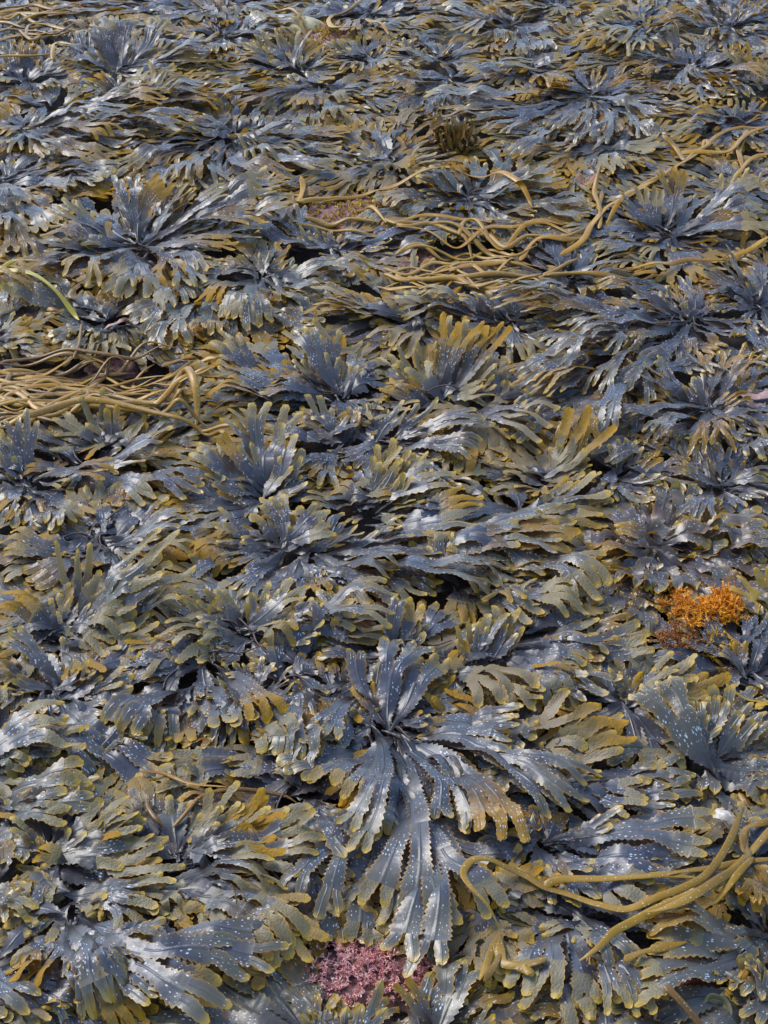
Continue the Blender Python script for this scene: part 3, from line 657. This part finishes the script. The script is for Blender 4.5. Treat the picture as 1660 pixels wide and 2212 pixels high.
plants = []
for line in PLANTS:
    label, style, cen, tips = line.split('|')
    cx, cy = parse(cen)
    th = thing('serrated_wrack', U(cx, cy, 0.0), label, 'seaweed', 'clumps of serrated wrack covering the shore')
    tl = []
    for tk in tips.split():
        q = parse(tk); x, y = q[0], q[1]
        up = cy - y
        z = 0.022
        if len(q) > 2: z = q[2] / 100
        elif up > 12: z = 0.022 + min(0.045, 0.42 * up * mpp(cx, cy))
        tl.append(U(x, y, z))
    plants.append(dict(t=th, style=style, c=U(cx, cy, 0.02), tips=tl, n=0, px=(cx, cy), swirl=rng.normal() * 0.10))

def frond_of(p, tip, order, low=False):
    ol, br, rl, ruf, w = STYLES[p['style']]
    c = p['c'].copy(); c[:2] += rng.normal(0, 0.009, 2)
    c[:2] += (tip[:2] - c[:2]) * (rng.random() ** 1.5) * 0.42
    if is_bare(tip[0], tip[1], 0.85 if low else 0.45) and p['style'] != 'd': return
    d = tip[:2] - c[:2]; L = np.hypot(*d)
    if L < 0.03: tip = tip.copy(); tip[:2] += d / (L + 1e-6) * (0.035 - L); L = 0.035
    LM = 0.25 if p['style'] in 'bd' else 0.20
    far = float(np.clip((c[1] - 1.7) / 1.0, 0, 1))
    if L > LM: c[:2] = tip[:2] - d / L * LM * rng.uniform(0.85, 1.1); L = LM
    c[2] = 0.006 + 0.016 * rng.random()
    K = 2 if L > 0.11 else (2 if L > 0.06 and rng.random() < 0.75 else 1)
    wild = rng.random() < 0.10 and not low
    ww = w * rng.uniform(0.8, 1.2) * (1 - 0.14 * far) * (0.50 + 0.50 * min(1, L / 0.10))
    rec = rng.uniform(*rl) * min(1, L / 0.12 + 0.2)
    if rec < 0.018: rec = 0.0
    gold = (0.85 if rng.random() < 0.7 else 0.0) if wild else (rng.uniform(0.4, 1.0) if rng.random() < ((0.26 if low else 0.05) + 0.20 * far + (0.06 if p['style'] in 'oyn' else 0)) else 0.0)  # more gold in the lower layer: light through the blades painted as colour
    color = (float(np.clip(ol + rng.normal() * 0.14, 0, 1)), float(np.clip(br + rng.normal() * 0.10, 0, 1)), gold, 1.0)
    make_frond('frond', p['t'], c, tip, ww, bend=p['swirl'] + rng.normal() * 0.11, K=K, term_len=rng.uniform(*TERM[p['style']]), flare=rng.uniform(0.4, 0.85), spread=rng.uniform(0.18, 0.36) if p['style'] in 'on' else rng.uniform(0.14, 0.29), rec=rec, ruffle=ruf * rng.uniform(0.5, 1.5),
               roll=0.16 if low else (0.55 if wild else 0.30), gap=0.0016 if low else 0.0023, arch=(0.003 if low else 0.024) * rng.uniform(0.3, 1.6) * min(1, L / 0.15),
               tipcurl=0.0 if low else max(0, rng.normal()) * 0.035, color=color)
    p['n'] += 1

# lower layer: shorter fronds between the traced ones
jobs = []
for p in plants:
    T = sorted(p['tips'], key=lambda q: math.atan2(q[1] - p['c'][1], q[0] - p['c'][0]))
    n = len(T)
    for i in range(n):
        a, b = T[i], T[(i + 1) % n]
        va, vb = a - p['c'], b - p['c']
        ang = abs((math.atan2(va[1], va[0]) - math.atan2(vb[1], vb[0]) + math.pi) % (2 * math.pi) - math.pi)
        f = rng.uniform(0.25, 0.75) if ang < 0.7 else rng.uniform(0, 0.15)
        tip = p['c'] + (va * (1 - f) + vb * f) * rng.uniform(0.6, 0.98)
        tip[2] = min(tip[2], 0.03)
        if rng.random() < 0.6: jobs.append((p, tip))
def laid(jobs, low):
    for k in rng.permutation(len(jobs)):
        p, tip = jobs[k]
        if p['n'] < 99: frond_of(p, tip, k, low)
laid(jobs, True)

# gap filling: anything still uncovered inside the view gets a frond of the nearest clump
xs = GX0 + (np.arange(NX) + 0.5) * CELL; ys = GY0 + (np.arange(NY) + 0.5) * CELL
XG, YG = np.meshgrid(xs, ys, indexing='ij')
def inview(X, Y, m=1.06):
    zc = Y * math.cos(DEP) + CAM_H * math.sin(DEP)
    yc = Y * math.sin(DEP) - CAM_H * math.cos(DEP)
    return (np.abs(X / zc) < 0.75 * TV * m) & (np.abs(yc / zc) < TV * m)
view = inview(XG, YG) & ~is_bare(XG, YG)
PC = np.array([p['c'][:2] for p in plants])
extra = 0
for it in range(1500):
    un = np.argwhere(view & (CNT < 1))
    if len(un) < view.sum() * 0.015: break
    i, j = un[rng.integers(len(un))]
    pt = np.array([xs[i], ys[j]])
    d = np.hypot(*(PC - pt).T) + np.array([0.6 if p['n'] > 80 else 0 for p in plants])
    p = plants[int(np.argmin(d))]
    v = pt - p['c'][:2]; L = np.hypot(*v)
    tip = np.array([*(pt + v / (L + 1e-6) * rng.uniform(0.02, 0.06)), 0.02])
    if is_bare(tip[0], tip[1], 0.9): continue
    frond_of(p, tip, 0, True); extra += 1
print('fill fronds', extra, 'uncovered', float((view & (CNT < 1)).sum() / view.sum()), 'pile', H.max(), np.percentile(H[view], [10, 50, 90]))

# the traced fronds on top
top = []
for p in plants:
    for tip in p['tips']:
        if rng.random() < 0.70 or len(p['tips']) < 9: top.append((p, tip))
late = [q for q in top if q[0]['style'] in 'fn' or 'central rosette with' in q[0]['t']['label']]
laid([q for q in top if not any(q is e for e in late)], False)
laid(late, False)
print('fronds', sum(p['n'] for p in plants), 'pile', H.max(), np.percentile(H[view], [10, 50, 90]))

# holes the camera still sees to the rock are closed with low fronds
def rock_seen():
    bpy.context.view_layer.update()
    dg = bpy.context.evaluated_depsgraph_get()
    out = []
    from mathutils import Vector
    for yy in np.arange(4, 2212, 15.0):
        for xx in np.arange(4, 1660, 15.0):
            q = U(xx, yy, 0.0); dv = Vector((q[0], q[1], -CAM_H)).normalized()
            hit, loc, nor, idx, ob, mt = S.ray_cast(dg, Vector((0, 0, CAM_H)), dv)
            if hit and ob.name == 'ground' and not is_bare(loc.x, loc.y): out.append((loc.x, loc.y))
    return np.array(out)
for rnd_ in range(1):
    seen = rock_seen()
    print('rock seen', len(seen))
    for k in rng.permutation(len(seen))[:len(seen) // 2]:
        pt = seen[k]
        d = np.hypot(*(PC - pt).T) + np.array([0.8 if p['n'] > 94 else 0 for p in plants])
        p = plants[int(np.argmin(d))]
        v = pt - p['c'][:2]; L = np.hypot(*v)
        tip = np.array([*(pt + v / (L + 1e-6) * rng.uniform(0.01, 0.04)), 0.012])
        if p['n'] < 99: frond_of(p, tip, 0, True)

# ------------------------------------------------------------------ straps
SM = {'g': M_STRAP, 't': M_STRAP_TAN, 'd': M_STRAP_DARK, 'y': M_STRAP_YELLOW}
EXTRA = []
def bundle(n, label, mts, reg, y0, y1, x0, x1, wob, wmm):
    for k in range(n):
        a, b = sorted(rng.uniform(x0, x1, 2))
        if b - a < (x1 - x0) * 0.45: a, b = x0, x0 + (x1 - x0) * rng.uniform(0.5, 1)
        ya = rng.uniform(y0, y1); yb = ya + rng.normal() * wob
        m = int(4 + (b - a) / 200)
        pts = ' '.join('%.0f,%.0f' % (a + (b - a) * u, ya + (yb - ya) * u + rng.normal() * wob * 0.55) for u in np.linspace(0, 1, m))
        EXTRA.append('|'.join([label, rng.choice(list(mts)), str(reg), '%.1f' % (wmm * rng.uniform(0.6, 1.05)), pts]))
bundle(20, 'brown strap running lengthwise, woven into the left tangle of straps', 'ttgd', 3, 440, 690, -30, 800, 34, 8.5)
bundle(9, 'olive strap half buried in the top left corner tangle', 'gtd', 1, 10, 160, -20, 400, 30, 8)
bundle(8, 'golden strap woven into the right tangle of straps', 'ggt', 4, 10, 150, 0, 700, 40, 8)
bundle(6, 'tan strap woven into the upper half of the right tangle', 'gt', 2, 960, 1080, 50, 900, 45, 8)
rng = np.random.default_rng(21)
for line in STRAPS + EXTRA:
    label, mt, reg, wmm, pts = line.split('|')
    Vs, Fs, Us, nv = [], [], [], 0
    z_at = None
    for bi, br in enumerate(pts.split('/')):
        P = []
        for tk in br.split():
            x, y = REG(int(reg), *parse(tk)); P.append(U(x, y, 0.03)[:2])
        P = np.array(P)
        ln = np.hypot(*np.diff(P, axis=0).T).sum()
        n = max(14, int(ln / 0.004))
        Cc = spline(P, n)
        ix, iy = gxy(Cc[:, 0], Cc[:, 1])
        h = np.max([H[np.clip(ix + a, 0, NX - 1), np.clip(iy + b, 0, NY - 1)] for a in (-1, 0, 1) for b in (-1, 0, 1)], axis=0)
        ht = np.max([HT[np.clip(ix + a, 0, NX - 1), np.clip(iy + b, 0, NY - 1)] for a in (-1, 0, 1) for b in (-1, 0, 1)], axis=0)
        h = np.maximum(h, np.minimum(ht, h + (0.06 if reg == '8' else 0.03)))
        hs = h.copy()
        for k in range(1, 5): hs[k:] = np.maximum(hs[k:], h[:-k]); hs[:-k] = np.maximum(hs[:-k], h[k:])
        w = float(wmm) / 2000 * {'8': 0.92, '2': 1.15, '4': 1.1, '1': 1.1}.get(reg, 0.98)
        z = smooth1(hs, 8) + 0.35 * w + 0.0015 * np.sin(np.arange(n) * 0.21 + rng.random() * 6)
        if 'hoop' in label and bi == 0: z = z + 0.03 * np.exp(-((np.linspace(0, 1, n) - 0.6) / 0.2) ** 2)
        if bi and z_at is not None:
            d0 = np.hypot(*(z_at[:, :2] - Cc[0]).T); z0 = z_at[int(np.argmin(d0)), 2]
            z = z + (z0 - z[0]) * np.exp(-np.arange(n) / 8)
        C3 = np.column_stack([Cc, z])
        t = np.linspace(0, 1, n)
        rw = w * (0.94 + 0.10 * np.sin(t * 9 + rng.random() * 6)) * np.clip(np.minimum(t / 0.04, (1 - t) / 0.22), 0.10, 1) ** 0.6
        flat = 0.22 if mt in 'gy' else 0.6
        v, f, u = tube(C3, rw, rw * flat, 10, 0.35 * np.sin(t * 7 + rng.random() * 6))
        Vs.append(v); Fs.append(f + nv); Us.append(u + rng.random(2)); nv += len(v)
        if z_at is None: z_at = C3
        np.maximum.at(H, (ix, iy), np.minimum(z + w * 0.4, H[ix, iy] + 0.006).astype(np.float32))
    V = np.concatenate(Vs); org = V.mean(0); org[2] = V[:, 2].min()
    o = mesh_np('thongweed_strap', V - org, np.concatenate(Fs), M_STRAP_OLIVE if reg == '8' and mt == 'g' else SM[mt], None, np.concatenate(Us))
    o.location = org
    tag(o, label, 'seaweed strap', 'thongweed straps lying over the wrack')

# ------------------------------------------------------------------ thin bare stems at the hearts of some clumps
for p in plants:
    if any(q in p['t']['label'] for q in ('hollow', 'stalks', 'central rosette', 'swirl', 'thicket', 'big dark purple')):
        loc = np.array(p['t'].location)
        for k in range(5):
            a = rng.random() * 6.28; L = rng.uniform(0.03, 0.075)
            b = loc + np.array([*rng.normal(0, 0.01, 2), 0.0])
            zc = float(H[gxy(np.array([b[0]]), np.array([b[1]]))][0])
            pts = [b, b + np.array([math.cos(a) * L * 0.3, math.sin(a) * L * 0.3, zc + rng.uniform(0.0, 0.006)]), b + np.array([math.cos(a + 0.15) * L * 0.7, math.sin(a + 0.15) * L * 0.7, zc + rng.uniform(0.0, 0.008)]), b + np.array([math.cos(a + 0.35) * L, math.sin(a + 0.35) * L, zc + 0.002])]
            Cc = spline(pts, 14)
            v, f, u = tube(Cc - loc, np.linspace(0.0015, 0.0008, 14), np.linspace(0.0015, 0.0008, 14), 6)
            mesh_np('stem', v, f, M_STEM, p['t'], u)

# ------------------------------------------------------------------ bushy tufts, turf
def twigs(n, spread, height, r0, depth=3, nb=3, clumps=0):
    cl = [(rng.normal(0, 0.55, 2), rng.uniform(0.22, 0.5)) for _ in range(clumps)]
    Vs, Fs, nv = [], [], 0
    def grow(p, d, ln, r, lev):
        nonlocal nv
        q = p + d * ln
        Cc = spline([p, (p + q) / 2 + rng.normal(0, ln * 0.08, 3), q], 4)
        v, f, _ = tube(Cc, np.linspace(r, r * 0.8, 4) * np.array([1, 1.15, 0.9, 1.1]), np.linspace(r, r * 0.8, 4), 4)
        Vs.append(v); Fs.append(f + nv); nv += len(v)
        if lev < depth:
            for _ in range(nb):
                e = d + rng.normal(0, 0.55, 3); e[2] = e[2] * 0.8 + 0.15; e /= np.linalg.norm(e)
                grow(q, e, ln * rng.uniform(0.6, 0.85), r * 0.78, lev + 1)
    for _ in range(n):
        a, rr = rng.random() * 6.28, math.sqrt(rng.random())
        p = np.array([math.cos(a) * rr * spread[0], math.sin(a) * rr * spread[1], 0.0])
        if clumps:
            q_, s_ = cl[rng.integers(clumps)]
            p = p * s_ + np.array([q_[0] * spread[0], q_[1] * spread[1], 0.0])
        d = np.array([math.cos(a) * rr * 0.7, math.sin(a) * rr * 0.7, 0.8]) + rng.normal(0, 0.2, 3); d /= np.linalg.norm(d)
        grow(p, d, height * rng.uniform(0.3, 0.42) * (1.1 - 0.5 * rr), r0, 0)
    return np.concatenate(Vs), np.concatenate(Fs)
def hmin(x, y, r=3):
    ix, iy = gxy(np.array([x]), np.array([y])); ix, iy = int(ix[0]), int(iy[0])
    return float(np.median(H[max(0, ix - r):ix + r + 1, max(0, iy - r):iy + r + 1]))
for (x, y, rx, ry, mat, label, hgt, n) in [
        (1548, 1312, 56, 46, M_ORANGE, 'bright orange bushy weed beside the frilled wrack, the larger tuft', 0.035, 90),
        (1458, 1385, 44, 30, M_RUST, 'rust coloured bushy weed at the lower left of the orange tuft', 0.028, 70),
        (1555, 1392, 26, 22, M_GOLD, 'small golden bush under the orange tuft', 0.022, 40)]:
    c = U(x, y, 0.02); s = mpp(x, y)
    v, f = twigs(n, (rx * s, ry * s * 1.1), hgt, 0.0010, 3, 3, 7)
    c[2] = max(0.008, hmin(c[0], c[1]) - 0.004)
    o = mesh_np('bushy_weed', v, f, mat); o.location = c
    tag(o, label, 'seaweed tuft', 'orange bushy weed tufts')
turf_mats = {'pink': M_PINK, 'crust': M_PINKCRUST, 'red': M_RED, 'gold': M_GOLD, 'rust': M_RUST}
turf_names = {'pink': ('coralline_turf', 'pink branching coralline turf on the bare rock'), 'crust': ('coralline_crust', 'dark pink coralline crust on wet rock'), 'red': ('red_algae_turf', 'fine red algae turf on rock between the wrack'), 'gold': ('golden_turf', 'golden yellow turf on rock between the wrack'), 'rust': ('rusty_turf', 'rusty brown turf on rock between the wrack')}
acc = {}; sheets = []
for (kind, x, y, rx, ry), (_, c, a, b) in zip(BARE, bare_w):
    if kind == 'none': continue
    dens = {'pink': 20000, 'crust': 4500, 'red': 9000, 'gold': 11000, 'rust': 10000}[kind]
    n = int(min(900, max(16, dens * a * b * 5)))
    v, f = twigs(n, (a * 1.1, b * 1.1), {'pink': 0.020, 'crust': 0.007, 'red': 0.012, 'gold': 0.016, 'rust': 0.012}[kind], 0.0011 if kind != 'pink' else 0.0010, 2 if kind != 'pink' else 3, 3)
    v = v + np.array([c[0], c[1], 0.005])
    acc.setdefault(kind, []).append((v, f))
    m_, n_ = 14, 34
    q, aa = np.meshgrid(np.linspace(0.02, 1.25, m_), np.linspace(0, 2 * math.pi, n_, endpoint=False), indexing='ij')
    px_, py_ = c[0] + np.cos(aa) * q * a * (1 + 0.1 * np.sin(5 * aa)), c[1] + np.sin(aa) * q * b * (1 + 0.1 * np.sin(5 * aa))
    pz_ = 0.008 + 0.004 * rng.random(q.shape) - 0.012 * sstep(0.9, 1.25, q)
    i_, j_ = np.meshgrid(np.arange(m_ - 1), np.arange(n_), indexing='ij')
    sheets.append((np.stack([px_, py_, pz_], -1).reshape(-1, 3), np.stack([i_ * n_ + j_, (i_ + 1) * n_ + j_, (i_ + 1) * n_ + (j_ + 1) % n_, i_ * n_ + (j_ + 1) % n_], -1).reshape(-1, 4)))
nv, Vs, Fs = 0, [], []
for v, f in sheets: Vs.append(v); Fs.append(f + nv); nv += len(v)
tag(mesh_np('crusted_rock', np.concatenate(Vs), np.concatenate(Fs), M_CRUSTROCK), 'reddish crusted rock showing between the wrack', 'rock crust', kind='stuff')
for kind, L in acc.items():
    nv, Vs, Fs = 0, [], []
    for v, f in L: Vs.append(v); Fs.append(f + nv); nv += len(v)
    nm, lb = turf_names[kind]
    o = mesh_np(nm, np.concatenate(Vs), np.concatenate(Fs), turf_mats[kind])
    tag(o, lb, 'turf', kind='stuff')

# brown moss tuft: many small curled fronds
def curl_tuft(name, x, y, r, n, w, mat, label, cat, color, hgt):
    c = U(x, y, 0.0); s = mpp(x, y); R = r * s
    z0 = max(0.004, hmin(c[0], c[1], 5) - 0.006); c[2] = z0
    th = thing(name, c, label, cat)
    for k in range(n):
        a = rng.random() * 6.28; rr = math.sqrt(rng.random()) * R
        b = c + np.array([math.cos(a) * rr * 0.5, math.sin(a) * rr * 0.5, 0.0])
        t = c + np.array([math.cos(a) * rr * 1.15 + rng.normal() * 0.006, math.sin(a) * rr * 1.15 + rng.normal() * 0.006, hgt * rng.uniform(0.6, 1.2) * (1.1 - 0.6 * rr / R)])
        make_frond('frond', th, b, t, w * rng.uniform(0.7, 1.3), K=1, spread=0.5, rec=0, ruffle=0.004, roll=0.9, gap=0.001, arch=0.01, color=color, mat=mat, tooth=0.0012, ds=0.003)
curl_tuft('brown_moss_tuft', 985, 338, 44, 70, 0.011, M_MOSS, 'golden brown curly moss weed in a round tuft beside the big purple rosette', 'seaweed tuft', (0.5, 0.6, 0, 1), 0.060)

# ------------------------------------------------------------------ shells
def snail_mesh(R):
    turns, n = 2.6, 60
    t = np.linspace(0, 1, n); a = t * turns * 2 * math.pi
    rad = R * 0.60 * np.exp(-2.1 * (1 - t)) ; z = R * 1.1 * (1 - np.exp(-1.9 * (1 - t))) 
    C = np.stack([np.cos(a) * rad, np.sin(a) * rad, z + R * 0.5], -1)
    r = 0.74 * rad + R * 0.03
    return tube(C, r, r, 12)[:2]
def limpet_mesh(R):
    n, m = 28, 8
    V = [[0, 0, R * 0.62]]; F = []
    for k in range(1, m + 1):
        q = k / m
        for i in range(n):
            a = 2 * math.pi * i / n; rr = R * q * (1 + 0.05 * (i % 2) * q)
            V.append([math.cos(a) * rr * 1.12, math.sin(a) * rr * 0.9, R * 0.62 * (1 - q ** 1.25)])
    for i in range(n): F.append([0, 1 + i, 1 + (i + 1) % n, 1 + (i + 1) % n])
    for k in range(m - 1):
        for i in range(n):
            a, b = 1 + k * n, 1 + (k + 1) * n
            F.append([a + i, b + i, b + (i + 1) % n, a + (i + 1) % n])
    V = np.array(V); F = np.array(F)
    return V, F
for (x, y, R, mat, label) in [
        (797, 1018, 6.5, M_SHELL, 'white and brown snail shell in the dark swirl at the centre'),
        (935, 670, 8, M_SHELL_DARK, 'striped snail shell on tan blades right of centre'),
        (1435, 1208, 7.5, M_SHELL_DARK, 'grey snail shell in the heart of the frilled brown wrack'),
        (1142, 490, 8, M_SHELL_DARK, 'small snail shell beside the thin looped strap'),
        (792, 806, 6.5, M_SHELL_DARK, 'black snail shell, left one of a pair'),
        (802, 816, 6.5, M_SHELL_DARK, 'black snail shell, right one of a pair, slightly lower'),
        (330, 655, 7, M_SHELL_DARK, 'brown snail shell behind a tan forked tip in the upper left'),
        (215, 828, 6.5, M_SHELL_DARK, 'dark snail shell among the left tangle of straps'),
        (12, 895, 6.5, M_SHELL_DARK, 'dark snail shell at the left edge under the straps'),
        (690, 83, 9, M_SHELL, 'pale snail shell on the golden rock at the top'),
        (638, 672, 8, M_SHELL, 'pale snail shell beside the yellow dotted wrack')]:
    v, f = snail_mesh(R / 1000)
    c = U(x, y, 0.02); c[2] = hmin(c[0], c[1], 1) + 0.001; cc = U(x, y, c[2]); cc[2] = c[2] + 0.001
    o = mesh_np('snail_shell', v, f, mat); o.location = cc; o.rotation_euler = (rng.uniform(0.2, 0.9), rng.uniform(-.6, .6), rng.random() * 6)
    tag(o, label, 'snail', 'snail shells on the weed')
for (x, y, R, z, label) in [(1566, 1768, 12, None, 'pale limpet shell between slate blades at the lower right'), (640, 52, 16, 0.004, 'striped limpet on the pale rock at the top')]:
    v, f = limpet_mesh(R / 1000)
    c = U(x, y, 0.02); h = z if z else hmin(c[0], c[1], 2); c = U(x, y, h)
    o = mesh_np('limpet', v, f, M_SHELL); o.location = c; o.rotation_euler = (0.2, 0.1, rng.random() * 6)
    tag(o, label, 'limpet', 'limpets')

# pale rock at the top
def rock(x, y, rx, ry, h, label):
    n, m = 40, 14
    V = [[0, 0, h]]; F = []
    for k in range(1, m + 1):
        q = k / m
        for i in range(n):
            a = 2 * math.pi * i / n
            wob = 1 + 0.12 * math.sin(3 * a + 1) + 0.07 * math.sin(7 * a)
            V.append([math.cos(a) * rx * q * wob, math.sin(a) * ry * q * wob, h * (1 - q ** 2.4) - 0.006 + 0.0015 * math.sin(a * 5 + q * 9)])
    for i in range(n): F.append([0, 1 + i, 1 + (i + 1) % n, 1 + (i + 1) % n])
    for k in range(m - 1):
        for i in range(n):
            a, b = 1 + k * n, 1 + (k + 1) * n
            F.append([a + i, b + i, b + (i + 1) % n, a + (i + 1) % n])
    o = mesh_np('rock', np.array(V), np.array(F), M_ROCKPALE); o.location = U(x, y, 0.0)
    tag(o, label, 'rock')
rock(655, 65, 0.05, 0.05, 0.032, 'pale greenish rock with a limpet at the top')

# button bases of thongweed
def button(x, y, R, dz, tilt, label):
    prof = [(0.001, 0.10), (0.16, 0.09), (0.30, 0.05), (0.55, 0.06), (0.80, 0.14), (0.95, 0.28), (1.0, 0.36), (0.99, 0.40), (0.90, 0.36), (0.70, 0.14), (0.40, -0.15), (0.14, -0.45), (0.12, -0.8)]
    prof = prof[::-1]
    n = 36; V = []; F = []
    for r, z in prof:
        for i in range(n):
            a = 2 * math.pi * i / n
            wb = 1 + 0.07 * math.sin(2 * a + x) + 0.04 * math.sin(5 * a + y)
            V.append([math.cos(a) * r * R * wb, math.sin(a) * r * R * wb, (z + 0.10 * r * math.sin(3 * a + x)) * R])
    for k in range(len(prof) - 1):
        for i in range(n): F.append([k * n + i, k * n + (i + 1) % n, (k + 1) * n + (i + 1) % n, (k + 1) * n + i])
    c = U(x, y, dz); o = mesh_np('thongweed_button', np.array(V), np.array(F), M_BUTTON)
    o.location = c; o.rotation_euler = (tilt, 0.05, 0)
    tag(o, label, 'seaweed button', 'button bases of thongweed')
button(947, 2055, 0.0125, 0.022, 0.35, 'olive button disc left of the golden strap, above the pink turf')
button(1000, 2088, 0.0115, 0.018, 0.3, 'olive button disc right of the pink turf, the lower of two')
button(1045, 2052, 0.010, 0.018, 0.3, 'olive button disc half hidden under the golden bend')
button(1548, 2178, 0.013, 0.020, 0.5, 'large brown button cup in the bottom right corner')
button(1600, 2150, 0.009, 0.020, 0.4, 'olive button cup behind the larger one in the bottom right corner')

# bladder wrack scraps at the right edge, each a flat blade with round bladders
def bladder_frond(x, y, tx, ty, w, label, blad):
    b = U(x, y, 0.03); t = U(tx, ty, 0.04)
    b[2] = hmin(b[0], b[1], 2) + 0.004
    th = thing('bladder_wrack', b, label, 'seaweed', 'yellow bladder wrack scraps')
    make_frond('frond', th, b, t, w, K=1, spread=0.35, rec=0, ruffle=0.002, roll=0.2, color=(1, 0, 0, 1), mat=M_BLADDER, tooth=0.0, arch=0.006)
    for (bx, by, r) in blad:
        c = U(bx, by, 0.03); h = hmin(c[0], c[1], 1); c = U(bx, by, h + 0.002)
        a = np.linspace(0, math.pi, 10); Cc = np.stack([-np.cos(a) * r * 1.3, np.zeros(10), np.zeros(10)], -1)
        v, f, _ = tube(Cc, np.maximum(np.sin(a), 0.02) * r, np.maximum(np.sin(a), 0.02) * r * 0.8, 12)
        o = mesh_np('bladder', v + c - b, f, M_BLADDER, th)
bladder_frond(1670, 1270, 1640, 1225, 0.014, 'bright yellow green blade at the right edge beside the frilled wrack', [(1640, 1290, 0.0055)])
bladder_frond(1690, 1300, 1580, 1255, 0.015, 'dull yellow blade under the bright one at the right edge', [(1635, 1302, 0.006), (1650, 1285, 0.005)])
bladder_frond(1690, 1480, 1605, 1515, 0.015, 'yellow bladder wrack beside the pale upright fans', [(1638, 1492, 0.0065)])

# dead or bleached scraps
def scrap(x, y, tx, ty, w, mat, label, name='dead_weed_scrap'):
    b = U(x, y, 0.04); t = U(tx, ty, 0.05); b[2] = hmin(b[0], b[1], 2) + 0.003; t[2] = hmin(t[0], t[1], 2) + 0.006
    th = thing(name, b, label, 'seaweed scrap', 'dead scraps of weed')
    make_frond('blade', th, b, t, w, K=1, spread=0.3, rec=0, ruffle=0.005, roll=0.5, color=(0, 1, 0, 1), mat=mat, tooth=0.002, arch=0.004)
scrap(225, 700, 285, 672, 0.030, M_DEAD, 'bleached pink scrap of weed on the left')
scrap(1635, 860, 1640, 790, 0.026, M_DEAD, 'bleached pinkish strip hanging at the right edge')
scrap(430, 2165, 500, 2130, 0.018, M_DEADRUST, 'rusty crusted scrap at the bottom left')
scrap(440, 2195, 520, 2205, 0.014, M_DEADRUST, 'second rusty crusted scrap below the other at the bottom left')
scrap(1262, 395, 1270, 345, 0.020, M_DEADRUST, 'red brown blade standing up under the big purple rosette')
scrap(1380, 262, 1435, 255, 0.024, M_DEADRUST, 'orange brown blade right of the big purple rosette')
scrap(770, 1335, 826, 1308, 0.016, M_DEADRUST, 'narrow orange brown warted blade above the central rosette')

# ------------------------------------------------------------------ the bed of weed goes on beyond both sides of the view
def bed_beyond():
    Vs, Fs, Us, Rs, nv = [], [], [], [], 0
    for o in [q for q in S.objects if q.type == 'MESH' and q.name.startswith('frond') and q.parent and q.parent.name.startswith('serrated_wrack')]:
        me = o.data; n = len(me.vertices)
        v = np.empty(n * 3, np.float32); me.vertices.foreach_get('co', v); v = v.reshape(-1, 3) + np.array(o.parent.location)
        xe = 0.75 * TV * 1.03 * (v[:, 1] * math.cos(DEP) + CAM_H * math.sin(DEP)) + 0.0
        if np.any(np.abs(v[:, 0]) > xe * 0.995): continue
        sd = 1 if v[:, 0].mean() > 0 else -1
        if (xe - np.abs(v[:, 0])).mean() > 0.55: continue
        w = v.copy(); w[:, 0] = sd * 2 * xe - v[:, 0]
        f = np.empty(len(me.loops), np.int32); me.loops.foreach_get('vertex_index', f); f = f.reshape(-1, 4)
        uvl = np.empty(len(me.loops) * 2, np.float32); me.uv_layers[0].data.foreach_get('uv', uvl)
        u = np.zeros((n, 2), np.float32); u[f.ravel()] = uvl.reshape(-1, 2)
        r = np.empty(n * 4, np.float32); me.attributes['fr'].data.foreach_get('color', r)
        Vs.append(w); Fs.append(f[:, ::-1] + nv); Us.append(u); Rs.append(r.reshape(-1, 4)); nv += n
    if Vs:
        o = mesh_np('wrack_bed', np.concatenate(Vs), np.concatenate(Fs), M_WRACK, None, np.concatenate(Us), np.concatenate(Rs))
        o.color = (0.3, 0.1, 0.0, 1.0)
        tag(o, 'bed of serrated wrack going on beyond the view', 'seaweed', kind='stuff')
bed_beyond()
